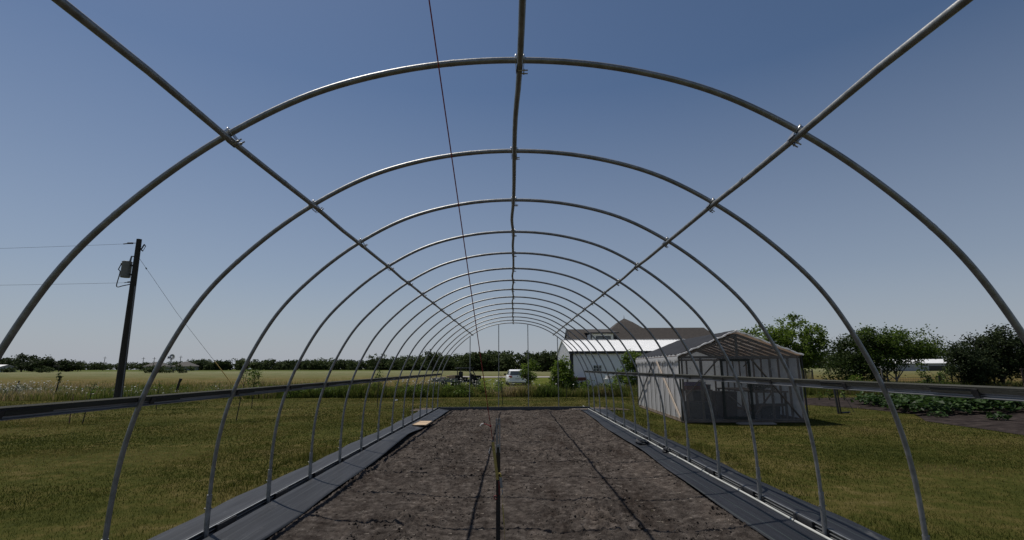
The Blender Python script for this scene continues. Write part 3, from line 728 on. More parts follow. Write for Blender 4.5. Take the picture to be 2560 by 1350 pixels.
# film skins with a little sag between the studs
def skin(fun, nu, nv):
    vs = [fun(i / nu, j / nv) for j in range(nv + 1) for i in range(nu + 1)]
    return MB().add(vs, [(j * (nu + 1) + i, j * (nu + 1) + i + 1, (j + 1) * (nu + 1) + i + 1, (j + 1) * (nu + 1) + i) for j in range(nv) for i in range(nu)], True)
rr = lambda a, b, s: float(vnoise(np.array(a), np.array(b), s)) - .5
sd = skin(lambda u, v: (-.028 + .022 * abs(math.sin(u * 10 * math.pi)) * (.3 + v) * .6 + .02 * rr(u * 30, v * 3, 4), u * L_, .05 + v * (EH - .02 + .035 * rr(u * 40, v * 0, 8) if v > .95 else EH - .02)), 60, 8)
sd.build('side_film', M['filmside'], sh)
sl = MB()
for y in np.linspace(.0, L_, 11): sl.span((-.07, y - .014, .08), (-.058, y + .014, EH - .1))
sl.build('batten', M['blacktrim'], sh)
sd = skin(lambda u, v: (W_ + .03 + .015 * rr(u * 30, v * 3, 5), u * L_, .05 + v * (EH - .02)), 40, 6); sd.build('side_film', M['filmside'], sh)
def front(u, v):
    x = u * W_; zt = EH + (AP - EH) * (1 - abs(x - mid) / mid) if x <= mid else EH + (AP - EH) * (1 - (x - mid) / (W_ - mid))
    return (x, -.032 + .02 * rr(u * 12, v * 6, 6), .05 + v * (zt - .06))
skin(front, 30, 12).build('front_film', M['film'], sh)
skin(lambda u, v: (front(u, v)[0], L_ + .03, front(u, v)[2]), 20, 8).build('back_film', M['filmside'], sh)
# roof: tan film, black shade cloth over the left slope, pale edge roll
skin(lambda u, v: (W_ + .08 - u * (W_ + .08 - mid), -.06 + v * (L_ + .12), EH + .035 + u * (AP - EH) + .01 * rr(u * 5, v * 20, 3)), 8, 24).build('roof_film', M['film_roof'], sh)
skin(lambda u, v: (-.08 + u * (mid + .08), -.06 + v * (L_ + .12), EH + .035 + u * (AP - EH) + .01 * rr(u * 5, v * 20, 2)), 8, 24).build('roof_film', M['film_roof'], sh)
skin(lambda u, v: (-.06 + u * (mid + .1), -.02 + v * (L_ + .05), EH + .085 + u * (AP - EH + .0) - .016 * math.sin(u * math.pi) * abs(math.sin(v * 10 * math.pi)) + .012 * rr(u * 9, v * 30, 7)), 14, 50).build('shade_cloth', M['shade'], sh)
er = MB()
for s_, k in ((-.1, 0), (W_ + .12, 1)):
    er.tube([(s_ + (mid - s_) * t, -.075 + .008 * math.sin(t * 23), EH + .03 + (AP - EH + .03) * t + .012 * math.sin(t * 31 + k)) for t in np.linspace(0, 1, 26)], [.022 + .007 * math.sin(i * 2.3) for i in range(26)], 7)
er.build('edge_roll', M['filmside'], sh)
for s_ in (-.06, W_ + .06): MB().tube([(s_, -.05, z + .0) for z in np.linspace(.05, EH + .03, 12)], .024, 7).build('corner_trim', M['railwood'], sh)
# ragged pale film gathered under the left eave
rf = []
for i in range(81):
    v = i / 80 * L_; w_ = .03 * math.sin(i * 1.9) + .025 * math.sin(i * .7)
    rf += [(-.06 - .02 * abs(math.sin(i * 1.3)), v, EH - .13 + w_), (-.085 - .012 * math.sin(i * 2.1), v, EH - .03), (-.05, v, EH + .075 + .022 * math.sin(i * 1.1) + .018 * math.sin(i * 2.7))]
MB().add(rf, [(3 * i + k, 3 * i + 3 + k, 3 * i + 4 + k, 3 * i + 1 + k) for i in range(80) for k in range(2)], True).build('eave_film', M['filmside'], sh)
# front door with frame
dr = MB()
for x in (1.16, 1.95): dr.span((x - .035, -.06, .1), (x + .035, -.037, EH - .07))
for z in (.13, EH - .1): dr.span((1.2, -.06, z - .035), (1.91, -.037, z + .035))
door = dr.build('door', M['railwood'], sh)
hm = MB()
hm.tube([(1.95, -.065, 1.55), (1.95, -.09, 1.55)], .02, 8); hm.box((1.95, -.075, 1.52), (.05, .03, .1)); hm.build('latch', M['blackmetal'], door)
hm = MB(); hm.box((1.86, -.055, EH - .22), (.02, .02, .2), Matrix.Rotation(.8, 3, 'Y')); hm.build('gusset', M['railwood'], door)
# things kept inside
tag(MB().span((0, 0, .86), (.8, .55, .9)).span((.03, .03, 0), (.08, .08, .86)).span((.72, .03, 0), (.77, .08, .86)).span((.03, .47, 0), (.08, .52, .86)).span((.72, .47, 0), (.77, .52, .86)).build('potting_bench', M['oldlumber'], None, (5.15, 15.6, 0)),
    'wooden bench seen through the film at the left of the plastic greenhouse', 'bench')
def tray(name, label, loc, d, m):
    mb = MB(); x, y, z = d
    mb.span((-x, -y, 0), (x, y, .012)); 
    for s_ in (-1, 1): mb.span((s_ * x, -y, .012), (s_ * (x - .012), y, z)); mb.span((-x + .012, s_ * y, .012), (x - .012, s_ * (y - .012), z))
    mb.span((-x - .01, -y - .01, z), (x + .01, -y + .012, z + .012))
    return tag(mb.build(name, m, None, loc), label, 'tray')
tray('plastic_tray', 'red plastic tray on the bench behind the greenhouse film', (5.5, 15.83, .9), (.3, .18, .1), M['redpaint'])
tray('plastic_tray', 'purple plastic tray on the bench behind the greenhouse film', (5.56, 16.02, 1.012), (.3, .12, .1), mat('purple plastic', [(.1, .04, .16), (.14, .06, .2)], 5, .4))
tag(MB().span((0, 0, .8), (1.0, 3.0, .84)).span((.04, .04, 0), (.1, .1, .8)).span((.9, .04, 0), (.96, .1, .8)).span((.04, 2.9, 0), (.1, 2.96, .8)).span((.9, 2.9, 0), (.96, 2.96, .8)).span((.04, .05, .4), (.96, .1, .48)).build('potting_bench', M['oldlumber'], None, (7.25, 15.7, 0)),
    'long wooden bench seen through the film at the right of the plastic greenhouse', 'bench')
def tub(label, x, y, z, d, m):
    t = thing('added_tub', label, 'tub', (x, y, z))
    a, b_, h = d
    MB().add([(-a * .9, -b_ * .9, 0), (a * .9, -b_ * .9, 0), (a * .9, b_ * .9, 0), (-a * .9, b_ * .9, 0), (-a, -b_, h), (a, -b_, h), (a, b_, h), (-a, b_, h)], [(3, 2, 1, 0), (0, 1, 5, 4), (1, 2, 6, 5), (2, 3, 7, 6), (3, 0, 4, 7), (4, 5, 6, 7)]).build('body', m, t, bevel=.01)
    MB().box((0, 0, h + .012), (2.1 * a, 2.1 * b_, .024)).build('lid', M['blackmetal'], t, bevel=.006)
M['tubgrey'] = mat('dark grey plastic', [(.03, .03, .034), (.05, .05, .055)], 6, .5)  # dark tubs added to darken the lower half behind the film
tub('added dark grey tub under the red and purple trays in the plastic greenhouse', 5.55, 15.9, .02, (.3, .2, .5), M['tubgrey'])
tub('added brown tub in the middle behind the greenhouse door', 6.75, 16.9, .02, (.35, .3, .75), mat('brown plastic', [(.06, .04, .03), (.09, .06, .045)], 6, .5))
tub('added dark tub low under the long bench at the right of the greenhouse', 7.8, 16.3, .02, (.3, .35, .36), M['tubgrey'])
tub('added tall dark tub standing left of the greenhouse door inside', 6.2, 17.6, .02, (.3, .4, .95), M['tubgrey'])
pk = thing('door_mat_boards', 'weathered boards lying on the grass before the greenhouse door', 'boards', (6.72, 14.68, 0))
mb = MB()
for k in range(3): mb.box((.01 * k, (k - 1) * .1, .02), (1.02, .092, .03))
mb.build('plank', mat('grey boards', [(.2, .17, .145), (.3, .26, .22)], 3, .85, 0, .3, 20), pk)

# ------------------------------------------------------------------ trees
def crown_mesh(blobs, nclump, nleaf, size, seed, spread=.25, flat=.6):
    r = np.random.default_rng(seed); C = []; vol = np.array([b[3] * b[4] * b[5] for b in blobs]); vol = vol ** .75; vol /= vol.sum()
    for b, k in zip(blobs, r.multinomial(nclump, vol)):
        d = r.normal(0, 1, (k, 3)); d /= np.linalg.norm(d, axis=1)[:, None]; rad = r.uniform(.25, 1.05, (k, 1)) ** .55
        C.append(np.array(b[:3]) + d * rad * np.array(b[3:6]))
    C = np.concatenate(C); ct = r.normal(.5, .2, len(C))
    idx = r.integers(0, len(C), nleaf)
    c = C[idx] + r.normal(0, spread, (nleaf, 3)) * [1, 1, .75]
    u = r.normal(0, 1, (nleaf, 3)); u[:, 2] *= flat; u /= np.linalg.norm(u, axis=1)[:, None]
    w = r.normal(0, 1, (nleaf, 3)); w -= u * (w * u).sum(1)[:, None]; w /= np.linalg.norm(w, axis=1)[:, None]
    s = size * r.uniform(.6, 1.3, (nleaf, 1))
    V = np.stack([c - u * s * .5, c + w * s * .28, c + u * s * .5, c - w * s * .28], 1).reshape(-1, 3)
    t = np.clip(ct[idx] + r.normal(0, .14, nleaf), 0, 1)
    return V, np.arange(4 * nleaf).reshape(-1, 4), np.repeat(t, 4), C
def tree(name, label, cat, loc, blobs, nclump, nleaf, size, leaf, seed, stems=1, r0=.12, group=None, spread=.25, bark='bark', fork=.35):
    t = thing(name, label, cat, loc, 0, group)
    V, F, T_, C = crown_mesh(blobs, nclump, nleaf, size, seed, spread)
    zmin = min(b[2] - b[5] for b in blobs); ok = V[:, 2].reshape(-1, 4).min(1) > .03
    V4 = V.reshape(-1, 4, 3)[ok]; T4 = T_.reshape(-1, 4)[ok]
    npmesh('crown', V4.reshape(-1, 3), np.arange(4 * len(V4)).reshape(-1, 4), M[leaf], T4.ravel(), t)
    rg = random.Random(seed); tm = MB()
    big = sorted(blobs, key=lambda b: -b[3] * b[5])
    for s_ in range(stems):
        ox = 0 if stems == 1 else r0 * 3 * math.cos(s_ * 2.4); oy = 0 if stems == 1 else r0 * 3 * math.sin(s_ * 2.4)
        tgt = Vector(big[s_ % len(big)][:3]); hh = max(.25, tgt.z)
        f0 = Vector((ox * 1.6 + rg.uniform(-.1, .1) * hh * .3, oy * 1.6, hh * fork))
        tm.tube([(ox, oy, -.1), ((ox + f0.x) / 2 + rg.uniform(-.02, .02), (oy + f0.y) / 2, hh * fork * .5), f0], [r0, r0 * .85, r0 * .72], 8)
        nb = max(3, len(blobs) // stems + 2)
        for k in range(nb):
            b = big[(s_ + k) % len(big)]; e = Vector((b[0] + rg.uniform(-.5, .5) * b[3], b[1] + rg.uniform(-.5, .5) * b[4], b[2] + rg.uniform(-.1, .7) * b[5]))
            m_ = f0.lerp(e, .5) + Vector((rg.uniform(-.08, .08) * hh, rg.uniform(-.08, .08) * hh, .06 * hh))
            tm.tube([f0 - Vector((0, 0, .02)), m_, e], [r0 * .5, r0 * .3, r0 * .08], 6)
            for q in range(2):
                c = Vector(C[rg.randrange(len(C))])
                if (c - m_).length < b[3] * 1.6: tm.tube([m_, m_.lerp(c, .6) + Vector((0, 0, .05 * hh)), c], [r0 * .24, r0 * .14, r0 * .05], 5)
    tm.build('trunk', M[bark], t)
    return t
for i_, (x_2, y_2, lab_) in enumerate(((7.5, 16.0, 'leafy seedlings on the near end of the long greenhouse bench'), (7.85, 16.5, 'leafy plants in the middle of the long greenhouse bench'))):
    V_, F_, T_2, C_ = crown_mesh([(0, 0, .18, .3, .3, .16)], 20, 500, .09, 500 + i_, .05); V_[:, 2] = np.maximum(V_[:, 2], .01)
    tag(npmesh('potted_plants', V_, F_, M['leafdark'], T_2, None, (x_2, y_2, .845)), lab_, 'plants')
# bushy young trees in the weed strip
tree('young_tree', 'bushy bright green young tree in the weeds left of the white barn corner', 'tree', (2.95, 31.6, 0),
     [(0, 0, 1.0, .62, .6, .75), (.18, 0, 1.75, .3, .3, .5), (-.35, 0, .7, .4, .4, .55), (.4, 0, .8, .4, .4, .65), (-.15, 0, 1.5, .3, .3, .45)], 120, 5000, .13, 'leafbright', 3, 2, .035, spread=.12)
tree('young_tree', 'tall bright green young tree in the weeds beside the plastic greenhouse', 'tree', (7.75, 33.2, 0),
     [(0, 0, 1.0, .95, .8, .8), (-.1, 0, 1.9, .6, .5, .6), (.35, 0, 2.35, .4, .35, .35), (-.45, 0, 2.35, .28, .28, .4), (-.8, 0, .8, .5, .5, .6), (.7, 0, .6, .5, .5, .5)], 150, 6500, .13, 'leafbright', 4, 2, .04, spread=.12)
tree('young_tree', 'slender bright green young tree before the white car', 'tree', (1.05, 32.6, 0),
     [(-.3, 0, 1.3, .3, .3, .45), (.25, 0, 1.75, .4, .3, .28), (.1, 0, 1.1, .35, .3, .4), (-.05, 0, .7, .3, .3, .4)], 60, 1700, .12, 'leafbright', 5, 1, .025, spread=.1)
# trees on the right
tree('broad_tree', 'bright green ragged tree rising right behind the plastic greenhouse', 'tree', (21.0, 39, 0),
     [(0, 0, 3.4, 1.9, 1.9, 1.1), (.4, 0, 4.65, 1.1, 1.1, .65), (-1.9, 0, 4.05, 1.1, 1.0, .55), (1.9, 0, 3.7, 1.0, 1.0, .85), (2.5, 0, 3.2, .6, .7, .6), (-1.1, 0, 2.4, 1.1, 1.1, .9), (.9, 0, 2.4, 1.2, 1.1, .9), (-2.8, 0, 4.0, .6, .5, .3)],
     160, 11000, .2, 'leafbright', 12, 1, .2, spread=.2)
tree('broad_tree', 'dark rounded tree at the left of the clump behind the garden', 'tree', (23.7, 35.5, 0),
     [(0, 0, 2.5, 1.6, 1.5, 1.4), (-1.2, 0, 1.6, 1.2, 1.2, 1.2), (.8, 0, 3.3, 1.3, 1.2, .8), (.2, 0, .9, 1.6, 1.3, .8)], 150, 10500, .16, 'leafdark', 13, 1, .16, spread=.24)
tree('broad_tree', 'wide dark green tree with pale trunks and a long feathery right limb', 'tree', (25.5, 35, 0),
     [(-.6, 0, 3.1, 1.5, 1.5, 1.1), (.9, 0, 2.9, 1.5, 1.4, 1.0), (2.1, 0, 2.7, .9, .9, .7), (3.0, 0, 3.2, .7, .6, .35), (3.3, 0, 2.5, .7, .6, .3), (2.7, 0, 3.7, .45, .5, .25), (-1.3, 0, 1.9, 1.1, 1.1, .8), (.6, 0, 1.9, 1.3, 1.1, .6)],
     170, 11500, .16, 'leafmid', 14, 3, .07, spread=.22, bark='palebark')
tree('broad_tree', 'small dark grey green tree with open twigs left of the corral', 'tree', (26.3, 30, 0),
     [(0, 0, 1.6, .9, .9, 1.0), (-.4, 0, 2.3, .5, .5, .5), (.5, 0, 1.2, .8, .8, .8), (-.9, 0, 1.2, .35, .4, .45)], 130, 6500, .13, 'leafgrey', 15, 2, .08, spread=.18)
tree('broad_tree', 'large dark grey green tree standing behind the pipe corral', 'tree', (29.0, 31.5, 0),
     [(-.7, 0, 2.55, 1.1, 1.2, .85), (.7, 0, 2.75, 1.2, 1.3, 1.0), (-.2, 0, 1.4, 1.4, 1.4, 1.0), (1.7, 0, 2.0, 1.3, 1.3, 1.3), (1.2, 0, 3.55, .45, .5, .45)], 230, 15000, .15, 'leafgrey', 16, 2, .13, spread=.22)
tree('shrub', 'pale leafy shrub by the wire fence in front of the far white building', 'shrub', (25.6, 31.5, 0),
     [(-.7, 0, 1.1, .3, .3, .7), (.5, 0, .9, .45, .4, .5), (0, 0, .5, .9, .6, .4), (.9, 0, 1.35, .3, .3, .25)], 80, 1500, .13, 'leafmid', 17, 2, .03, spread=.1)
tree('shrub', 'bright lime shrub at the fence left of the dark trees', 'shrub', (21.2, 32.4, 0),
     [(0, 0, .5, .6, .4, .45), (.5, 0, .35, .4, .4, .35)], 50, 900, .13, 'leafbright', 18, 1, .03, spread=.1)

# saplings planted in the lawn
SP = [(-13.41, 15.93, .85, 0, 'short stake-thin red brown sapling at the left edge with a white tie'),
      (-12.99, 15.91, 1.15, .25, 'leaning bare sapling beside the short red stake at the left edge'),
      (-14.49, 21.33, 1.1, .0, 'bare upright sapling in the lawn under the second left hoop'),
      (-8.7, 16.55, 1.62, .3, 'taller sparse sapling with a mulch ring in the left lawn'),
      (-10.72, 21.52, 1.5, .03, 'leafy sapling with a green top in the left lawn'),
      (-5.61, 21.64, 1.45, .05, 'thin sapling with yellowish top near the far left of the lawn'),
      (-.45, 22.45, 1.3, -.12, 'dark leaning sapling stem just beyond the end wall posts'),
      (2.79, 27.46, .9, .02, 'low dark sapling at the weed edge beyond the right end post')]
for i, (x, y, h, ln, lab) in enumerate(SP):
    t = thing('sapling', lab, 'sapling', (x, y, 0), 0, 'saplings planted in the lawn')
    tm = MB(); rg = random.Random(i + 40)
    tm.tube([(0, 0, -.05), (ln * .3, 0, h * .45), (ln * .8, 0, h)], [.016, .013, .006], 6)
    for k in range(5 if i not in (0,) else 1):
        z0 = h * rg.uniform(.45, .85); a = rg.uniform(0, 6.28); q = .25 * h * rg.uniform(.5, 1)
        tm.tube([(ln * .8 * z0 / h, 0, z0), (ln * .8 * z0 / h + q * math.cos(a) * .6, q * math.sin(a) * .6, z0 + q * .9)], [.006, .002], 5)
    if i == 0: tm.box((0.0, 0, .42), (.05, .05, .06))
    tm.build('trunk', M['darkpost'] if i > 0 else mat('red brown stake', [(.1, .045, .04), (.14, .06, .05)], 8, .8), t)
    nl = (0, 60, 60, 150, 420, 200, 60, 50)[i]
    if nl:
        V, F, T_, C = crown_mesh([(ln * .7, 0, h * .82, .16 + .04 * (i == 4), .16, h * .2)], 22, nl, .07, 60 + i, .06)
        npmesh('crown', V, F, M['leafmid'], T_, t)

# leafy clumps that break up the weed strip
def leafclumps(name, label, spots, leaf, seed, per, size):
    V = []; T_ = []
    r = np.random.default_rng(seed)
    for k, (x, y, w_, h_) in enumerate(spots):
        v, f, t, C = crown_mesh([(0, 0, h_ * .55, w_, w_ * .8, h_ * .5), (w_ * .4 * r.uniform(-1, 1), 0, h_ * .3, w_ * .9, w_, h_ * .35)], 16, per, size, seed * 50 + k, .1)
        v = v + [x, y, 0]; v[:, 2] = np.maximum(v[:, 2], 0); V.append(v); T_.append(np.clip(t + r.normal(0, .15), 0, 1))
    V = np.concatenate(V); tag(npmesh(name, V, np.arange(len(V)).reshape(-1, 4), M[leaf], np.concatenate(T_)), label, 'weeds', kind='stuff')
rk = np.random.default_rng(77)
leafclumps('leafy_weeds', 'dark leafy weed clumps low in the strip beyond the far end', [(x, 29.1 + abs(rk.normal(0, .8)), rk.uniform(.25, .6), rk.uniform(.3, .8)) for x in rk.uniform(-14.5, 10.5, 60)], 'leafmid', 3, 260, .1)
leafclumps('leafy_weeds', 'bright leafy weed clumps rising from the strip beyond the far end', [(x, 29.6 + abs(rk.normal(0, 1.0)), rk.uniform(.2, .45), rk.uniform(.6, 1.05)) for x in rk.uniform(-14, 10.5, 26)], 'leafbright', 4, 240, .09)
leafclumps('leafy_weeds', 'green leafy weed clumps dotted through the meadow on the left', [(x, y, rk.uniform(.3, .6), rk.uniform(.3, .65)) for x, y in zip(rk.uniform(-40, -15, 40), rk.uniform(28.5, 36, 40))], 'leafmid', 5, 200, .1)
leafclumps('leafy_weeds', 'leafy weed clumps along the wire fence behind the garden', [(x, y, rk.uniform(.3, .7), rk.uniform(.35, .8)) for x, y in zip(rk.uniform(17, 34, 44), rk.uniform(29.5, 33, 44))], 'leafmid', 6, 220, .1)
# far wood: one mass, plus the trees that stand out of it
def wood(name, label, path, dens, seed, hgt, leaf='leaffar'):
    r = np.random.default_rng(seed); V = []; T_ = []
    tot = sum(math.dist(path[i], path[i + 1]) for i in range(len(path) - 1))
    nt_ = int(tot / 1.0)
    for k in range(nt_):
        s = r.uniform(0, tot); i = 0
        while s > math.dist(path[i], path[i + 1]): s -= math.dist(path[i], path[i + 1]); i += 1
        u = s / math.dist(path[i], path[i + 1]); x = path[i][0] + (path[i + 1][0] - path[i][0]) * u; y = path[i][1] + (path[i + 1][1] - path[i][1]) * u + r.uniform(-5, 5)
        H = hgt * (.62 + .75 * float(fbm(np.array(x * .045), np.array(y * .01), 3, seed))) * r.uniform(.85, 1.25); w_ = r.uniform(2.0, 3.8)
        z0 = float(terrain(np.array(x), np.array(y)))
        v, f, t, C = crown_mesh([(0, 0, H * .62, w_, w_, H * .4), (0, 0, H * .28, w_ * 1.05, w_, H * .32)], 26, dens, .95, seed * 100 + k, .5)
        v = v + [x, y, z0]; v[:, 2] = np.maximum(v[:, 2], z0 - .05)
        V.append(v); T_.append(np.clip(t + r.normal(0, .12), 0, 1))
    V = np.concatenate(V)
    tag(npmesh(name, V, np.arange(len(V)).reshape(-1, 4), M[leaf], np.concatenate(T_)), label, 'wood', kind='stuff')
wood('far_wood', 'dark line of far woodland along the hay field beyond the arches', [(-165, 268), (-120, 265), (-60, 245), (-30, 205), (0, 165), (28, 160), (60, 175)], 330, 5, 4.9)
wood('distant_hedge', 'low hazy hedge line on the horizon at the far left', [(-420, 330), (-300, 350), (-190, 345)], 150, 6, 4.6)
wood('distant_hedge', 'low dark wood on the horizon at the far right', [(90, 215), (160, 215), (260, 230)], 220, 9, 7.5)
FT = [(-24.5, 160, 7.6, 3.6, 'tall dark round tree rising from the far wood left of the end wall'), (-13.5, 165, 7.4, 3.4, 'round tree standing above the far wood just left of the end wall posts'),
      (-9.5, 166, 6.7, 3.0, 'broad tree in the far wood behind the red rope'), (8.5, 150, 7.2, 2.9, 'open crowned tree above the far wood right of the white car'),
      (12.6, 148, 7.1, 2.3, 'ragged tree above the far wood left of the barn'), (-62, 238, 9.0, 4.2, 'dark tree clump standing above the far wood at mid left')]
for i, (x, y, H, w_, lab) in enumerate(FT):
    H *= .86; z0 = float(terrain(np.array(x), np.array(y)))
    tree('far_tree', lab, 'tree', (x, y, z0), [(0, 0, H * .7, w_, w_, H * .27), (w_ * .4, 0, H * .5, w_ * .8, w_, H * .28), (-w_ * .4, 0, H * .45, w_ * .8, w_, H * .3), (0, 0, H * .25, w_, w_, H * .22)], 90, 1500, .75, 'leaffar', 80 + i, 1, .25, spread=.4)
# trees and house at the far left
for i, (x, y, H, w_, lab) in enumerate([(-186, 196, 7.6, 6.0, 'big dark tree over the far white shed at the left edge'), (-176, 192, 6.6, 5.0, 'dark tree right of the far white shed'), (-168, 195, 5.0, 4.6, 'lower dark tree ending the far left group'), (-197, 196, 7.0, 5.0, 'dark tree at the extreme left of the far group')]):
    H *= .86; z0 = float(terrain(np.array(x), np.array(y)))
    tree('far_tree', lab, 'tree', (x, y, z0), [(0, 0, H * .66, w_, w_ * .8, H * .34), (w_ * .4, 0, H * .4, w_ * .8, w_, H * .35), (-w_ * .4, 0, H * .35, w_ * .8, w_, H * .35)], 100, 1900, .9, 'leafgrey', 90 + i, 1, .3, spread=.5)

# ------------------------------------------------------------------ white barn
bn = thing('white_barn', 'long white metal barn with black trim and bright white roof', 'barn', (4.65, 42, 0))
BL, BD, BE, BR = 17.0, 11.9, 2.86, 4.05
wm = MB()
wm.prism([(0, 0), (BD, 0), (BD, BE), (BD / 2, BR - .03), (0, BE)], 0, BL, 'x')
for k in range(int(BL / .23)): wm.span((.12 + k * .23, -.018, .05), (.15 + k * .23, .0, BE - .02))
for k in range(int(BD / .23)):
    y = .1 + k * .23; zt = BE + (BR - BE) * (1 - abs(y - BD / 2) / (BD / 2)) - .08
    wm.span((-.018, y, .05), (0, y + .03, zt))
wm.build('wall', M['whitemetal'], bn)
rm = MB()
for y0, y1 in ((-.15, BD / 2), (BD + .15, BD / 2)):
    zz0 = BE - (BR - BE) * .15 / (BD / 2) + .03
    vs = [(-.12, y0, zz0), (BL + .12, y0, zz0), (BL + .12, y1, BR + .03), (-.12, y1, BR + .03)]
    vs += [(a, b_, c - .04) for a, b_, c in vs]
    rm.add(vs, [(0, 1, 2, 3), (7, 6, 5, 4), (0, 4, 5, 1), (1, 5, 6, 2), (2, 6, 7, 3), (3, 7, 4, 0)])
    for k in range(int(BL / .3) + 1):
        x = -.1 + k * .3; rm.beam((x, y0, zz0 + .012), (x, y1, BR + .042), .035, .028)
rm.span((-.12, BD / 2 - .14, BR + .045), (BL + .12, BD / 2 + .14, BR + .075))
roof = rm.build('roof', M['whiteroof'], bn)
tm = MB(); tm.span((-.1, -.2, BE - .2), (BL + .1, -.155, BE + .01)); tm.build('eave_trim', M['blacktrim'], bn)
MB().span((-.03, -.04, 0), (.24, .02, BE - .21)).build('corner_trim', M['blacktrim'], bn); MB().span((BL - .14, -.03, 0), (BL + .03, .02, BE - .21)).build('corner_trim', M['blacktrim'], bn)
wn = MB(); x0, x1, z0, z1 = 1.83, 2.55, 1.2, 1.72
wn.span((x0, -.05, z0), (x0 + .05, -.02, z1)); wn.span((x1 - .05, -.05, z0), (x1, -.02, z1)); wn.span((x0, -.05, z0 - .05), (x1, -.02, z0)); wn.span((x0, -.05, z1), (x1, -.02, z1 + .05))
for k in (1, 2): wn.span((x0 + k * .24 - .015, -.04, z0), (x0 + k * .24 + .015, -.025, z1))
wn.span((x0 + .05, -.042, (z0 + z1) / 2 - .015), (x1 - .05, -.03, (z0 + z1) / 2 + .015))
win = wn.build('window', M['housewhite'], bn)
MB().span((x0 + .05, -.024, z0), (x1 - .05, -.019, z1)).build('pane', M['glass'], win)
# things along the barn
fl = thing('red_wagon', 'low dark red flat wagon parked against the barn wall', 'wagon', (5.2, 41.2, 0))
MB().span((-.5, -.4, .55), (.55, .4, .8)).build('deck', M['darkred'], fl)
for x in (-.3, .35):
    for y in (-.38, .38): MB().tube([(x, y - .04, .24), (x, y + .04, .24)], .24, 14).build('wheel', M['tyre'], fl)
MB().tube([(-.5, 0, .6), (-1.0, 0, .25)], .02, 6).build('tongue', M['darkred'], fl)
ct = thing('loaded_table', 'white table heaped with pale pots and stems by the barn wall', 'table', (7.35, 38.6, 0))
MB().box((0, 0, .74), (1.0, .6, .05)).build('tabletop', M['housewhite'], ct)
for x in (-.45, .45):
    for y in (-.25, .25): MB().span((x - .03, y - .03, 0), (x + .03, y + .03, .715)).build('leg', M['housewhite'], ct)
for i in range(9):
    o = MB().tube([(0, 0, 0), (0, 0, .2)], [.07, .1], 10).build('plant_pot', M['cloth'] if i % 3 else M['housewhite'], None, (6.95 + i * .1, 38.6 + .15 * (-1) ** i, .766))
    tag(o, 'pale pot in the heap on the white table by the barn', 'pot', 'pots heaped on the white table')
tag(MB().span((-.16, -.16, 0), (.16, .16, .7)).span((-.18, -.18, .701), (.18, .18, .74)).build('white_box', M['paper'], None, (6.75, 38.1, 0)), 'upright white box in front of the loaded table', 'box')

# ------------------------------------------------------------------ house
hs = thing('farm_house', 'large house with dark brown shingle roof and pointed centre behind the barn', 'house', (7.3, 64, .04))
wm = MB(); wm.span((0.1, .4, 0), (19.2, 11, 3.3)); 
wm.prism([(.4, 3.3), (11, 3.3), (5.6, 6.3)], .1, .3, 'x')
wm.build('wall', M['housewhite'], hs)
def hip(mb, x0, x1, y0, y1, z0, zr, xa, xb, yr):
    vs = [(x0, y0, z0), (x1, y0, z0), (x1, y1, z0), (x0, y1, z0), (xa, yr, zr), (xb, yr, zr)]
    mb.add(vs, [(0, 1, 5, 4), (1, 2, 5), (2, 3, 4, 5), (3, 0, 4), (3, 2, 1, 0)])
rm = MB()
hip(rm, -.1, 9.2, -.4, 11.6, 3.2, 6.52, -.1, 9.2, 4.0)
hip(rm, 7.0, 20.6, -.6, 11.6, 3.2, 6.62, 9.4, 17.9, 3.4)
prof = [(4.9, 3.9), (3.3, 5.25), (2.0, 6.45), (.9, 7.35), (0, 7.92)]
vs = []
for w_, z in prof[:-1]: vs += [(7.5 - w_, 3.7 - w_, z), (7.5 + w_, 3.7 - w_, z), (7.5 + w_, 3.7 + w_, z), (7.5 - w_, 3.7 + w_, z)]
vs.append((7.5, 3.7, 7.92)); fs = [(4 * i + k, 4 * i + (k + 1) % 4, 4 * i + 4 + (k + 1) % 4, 4 * i + 4 + k) for i in range(3) for k in range(4)] + [(12 + k, 12 + (k + 1) % 4, 16) for k in range(4)]
rm.add(vs, fs)
rf = rm.build('roof', M['shingle'], hs)
MB().tube([(7.5, 3.7, 7.88), (7.5, 3.7, 8.1), (7.5, 3.7, 8.35)], [.05, .03, .008], 6).build('finial', M['blackmetal'], rf)
MB().beam((-.16, -.4, 3.12), (-.16, 4.0, 6.5), .1, .3).beam((-.16, 11.6, 3.12), (-.16, 4.0, 6.5), .1, .3).build('rake_trim', M['blacktrim'], hs)
dm = MB(); dm.span((2.35, -.9, 4.0), (5.15, 2.5, 5.62)); dmo = dm.build('dormer', M['housewhite'], hs)
rm = MB(); rm.add([(1.9, -1.3, 5.72), (5.7, -1.3, 5.72), (5.3, 3.4, 6.45), (1.9, 3.4, 6.45), (1.9, -1.3, 5.62), (5.7, -1.3, 5.62), (5.3, 3.4, 6.35), (1.9, 3.4, 6.35)], [(0, 1, 2, 3), (7, 6, 5, 4), (0, 4, 5, 1), (1, 5, 6, 2), (2, 6, 7, 3), (3, 7, 4, 0)])
rm.build('dormer_roof', M['shingle'], dmo)
tm = MB(); tm.span((1.9, -1.34, 5.63), (5.7, -1.305, 5.75)); tm.span((2.28, -.98, 4.1), (2.42, -.905, 5.55)); tm.span((5.08, -.98, 4.1), (5.22, -.905, 5.55)); tm.build('dormer_trim', M['blacktrim'], dmo)
wn = MB(); wn.span((2.95, -.96, 5.2), (4.75, -.91, 5.3)); wn.span((2.95, -.96, 4.2), (3.05, -.91, 5.2)); wn.span((4.65, -.96, 4.2), (4.75, -.91, 5.2)); wn.span((3.8, -.95, 4.2), (3.9, -.91, 5.2)); wn.span((2.95, -.96, 4.1), (4.75, -.91, 4.2))
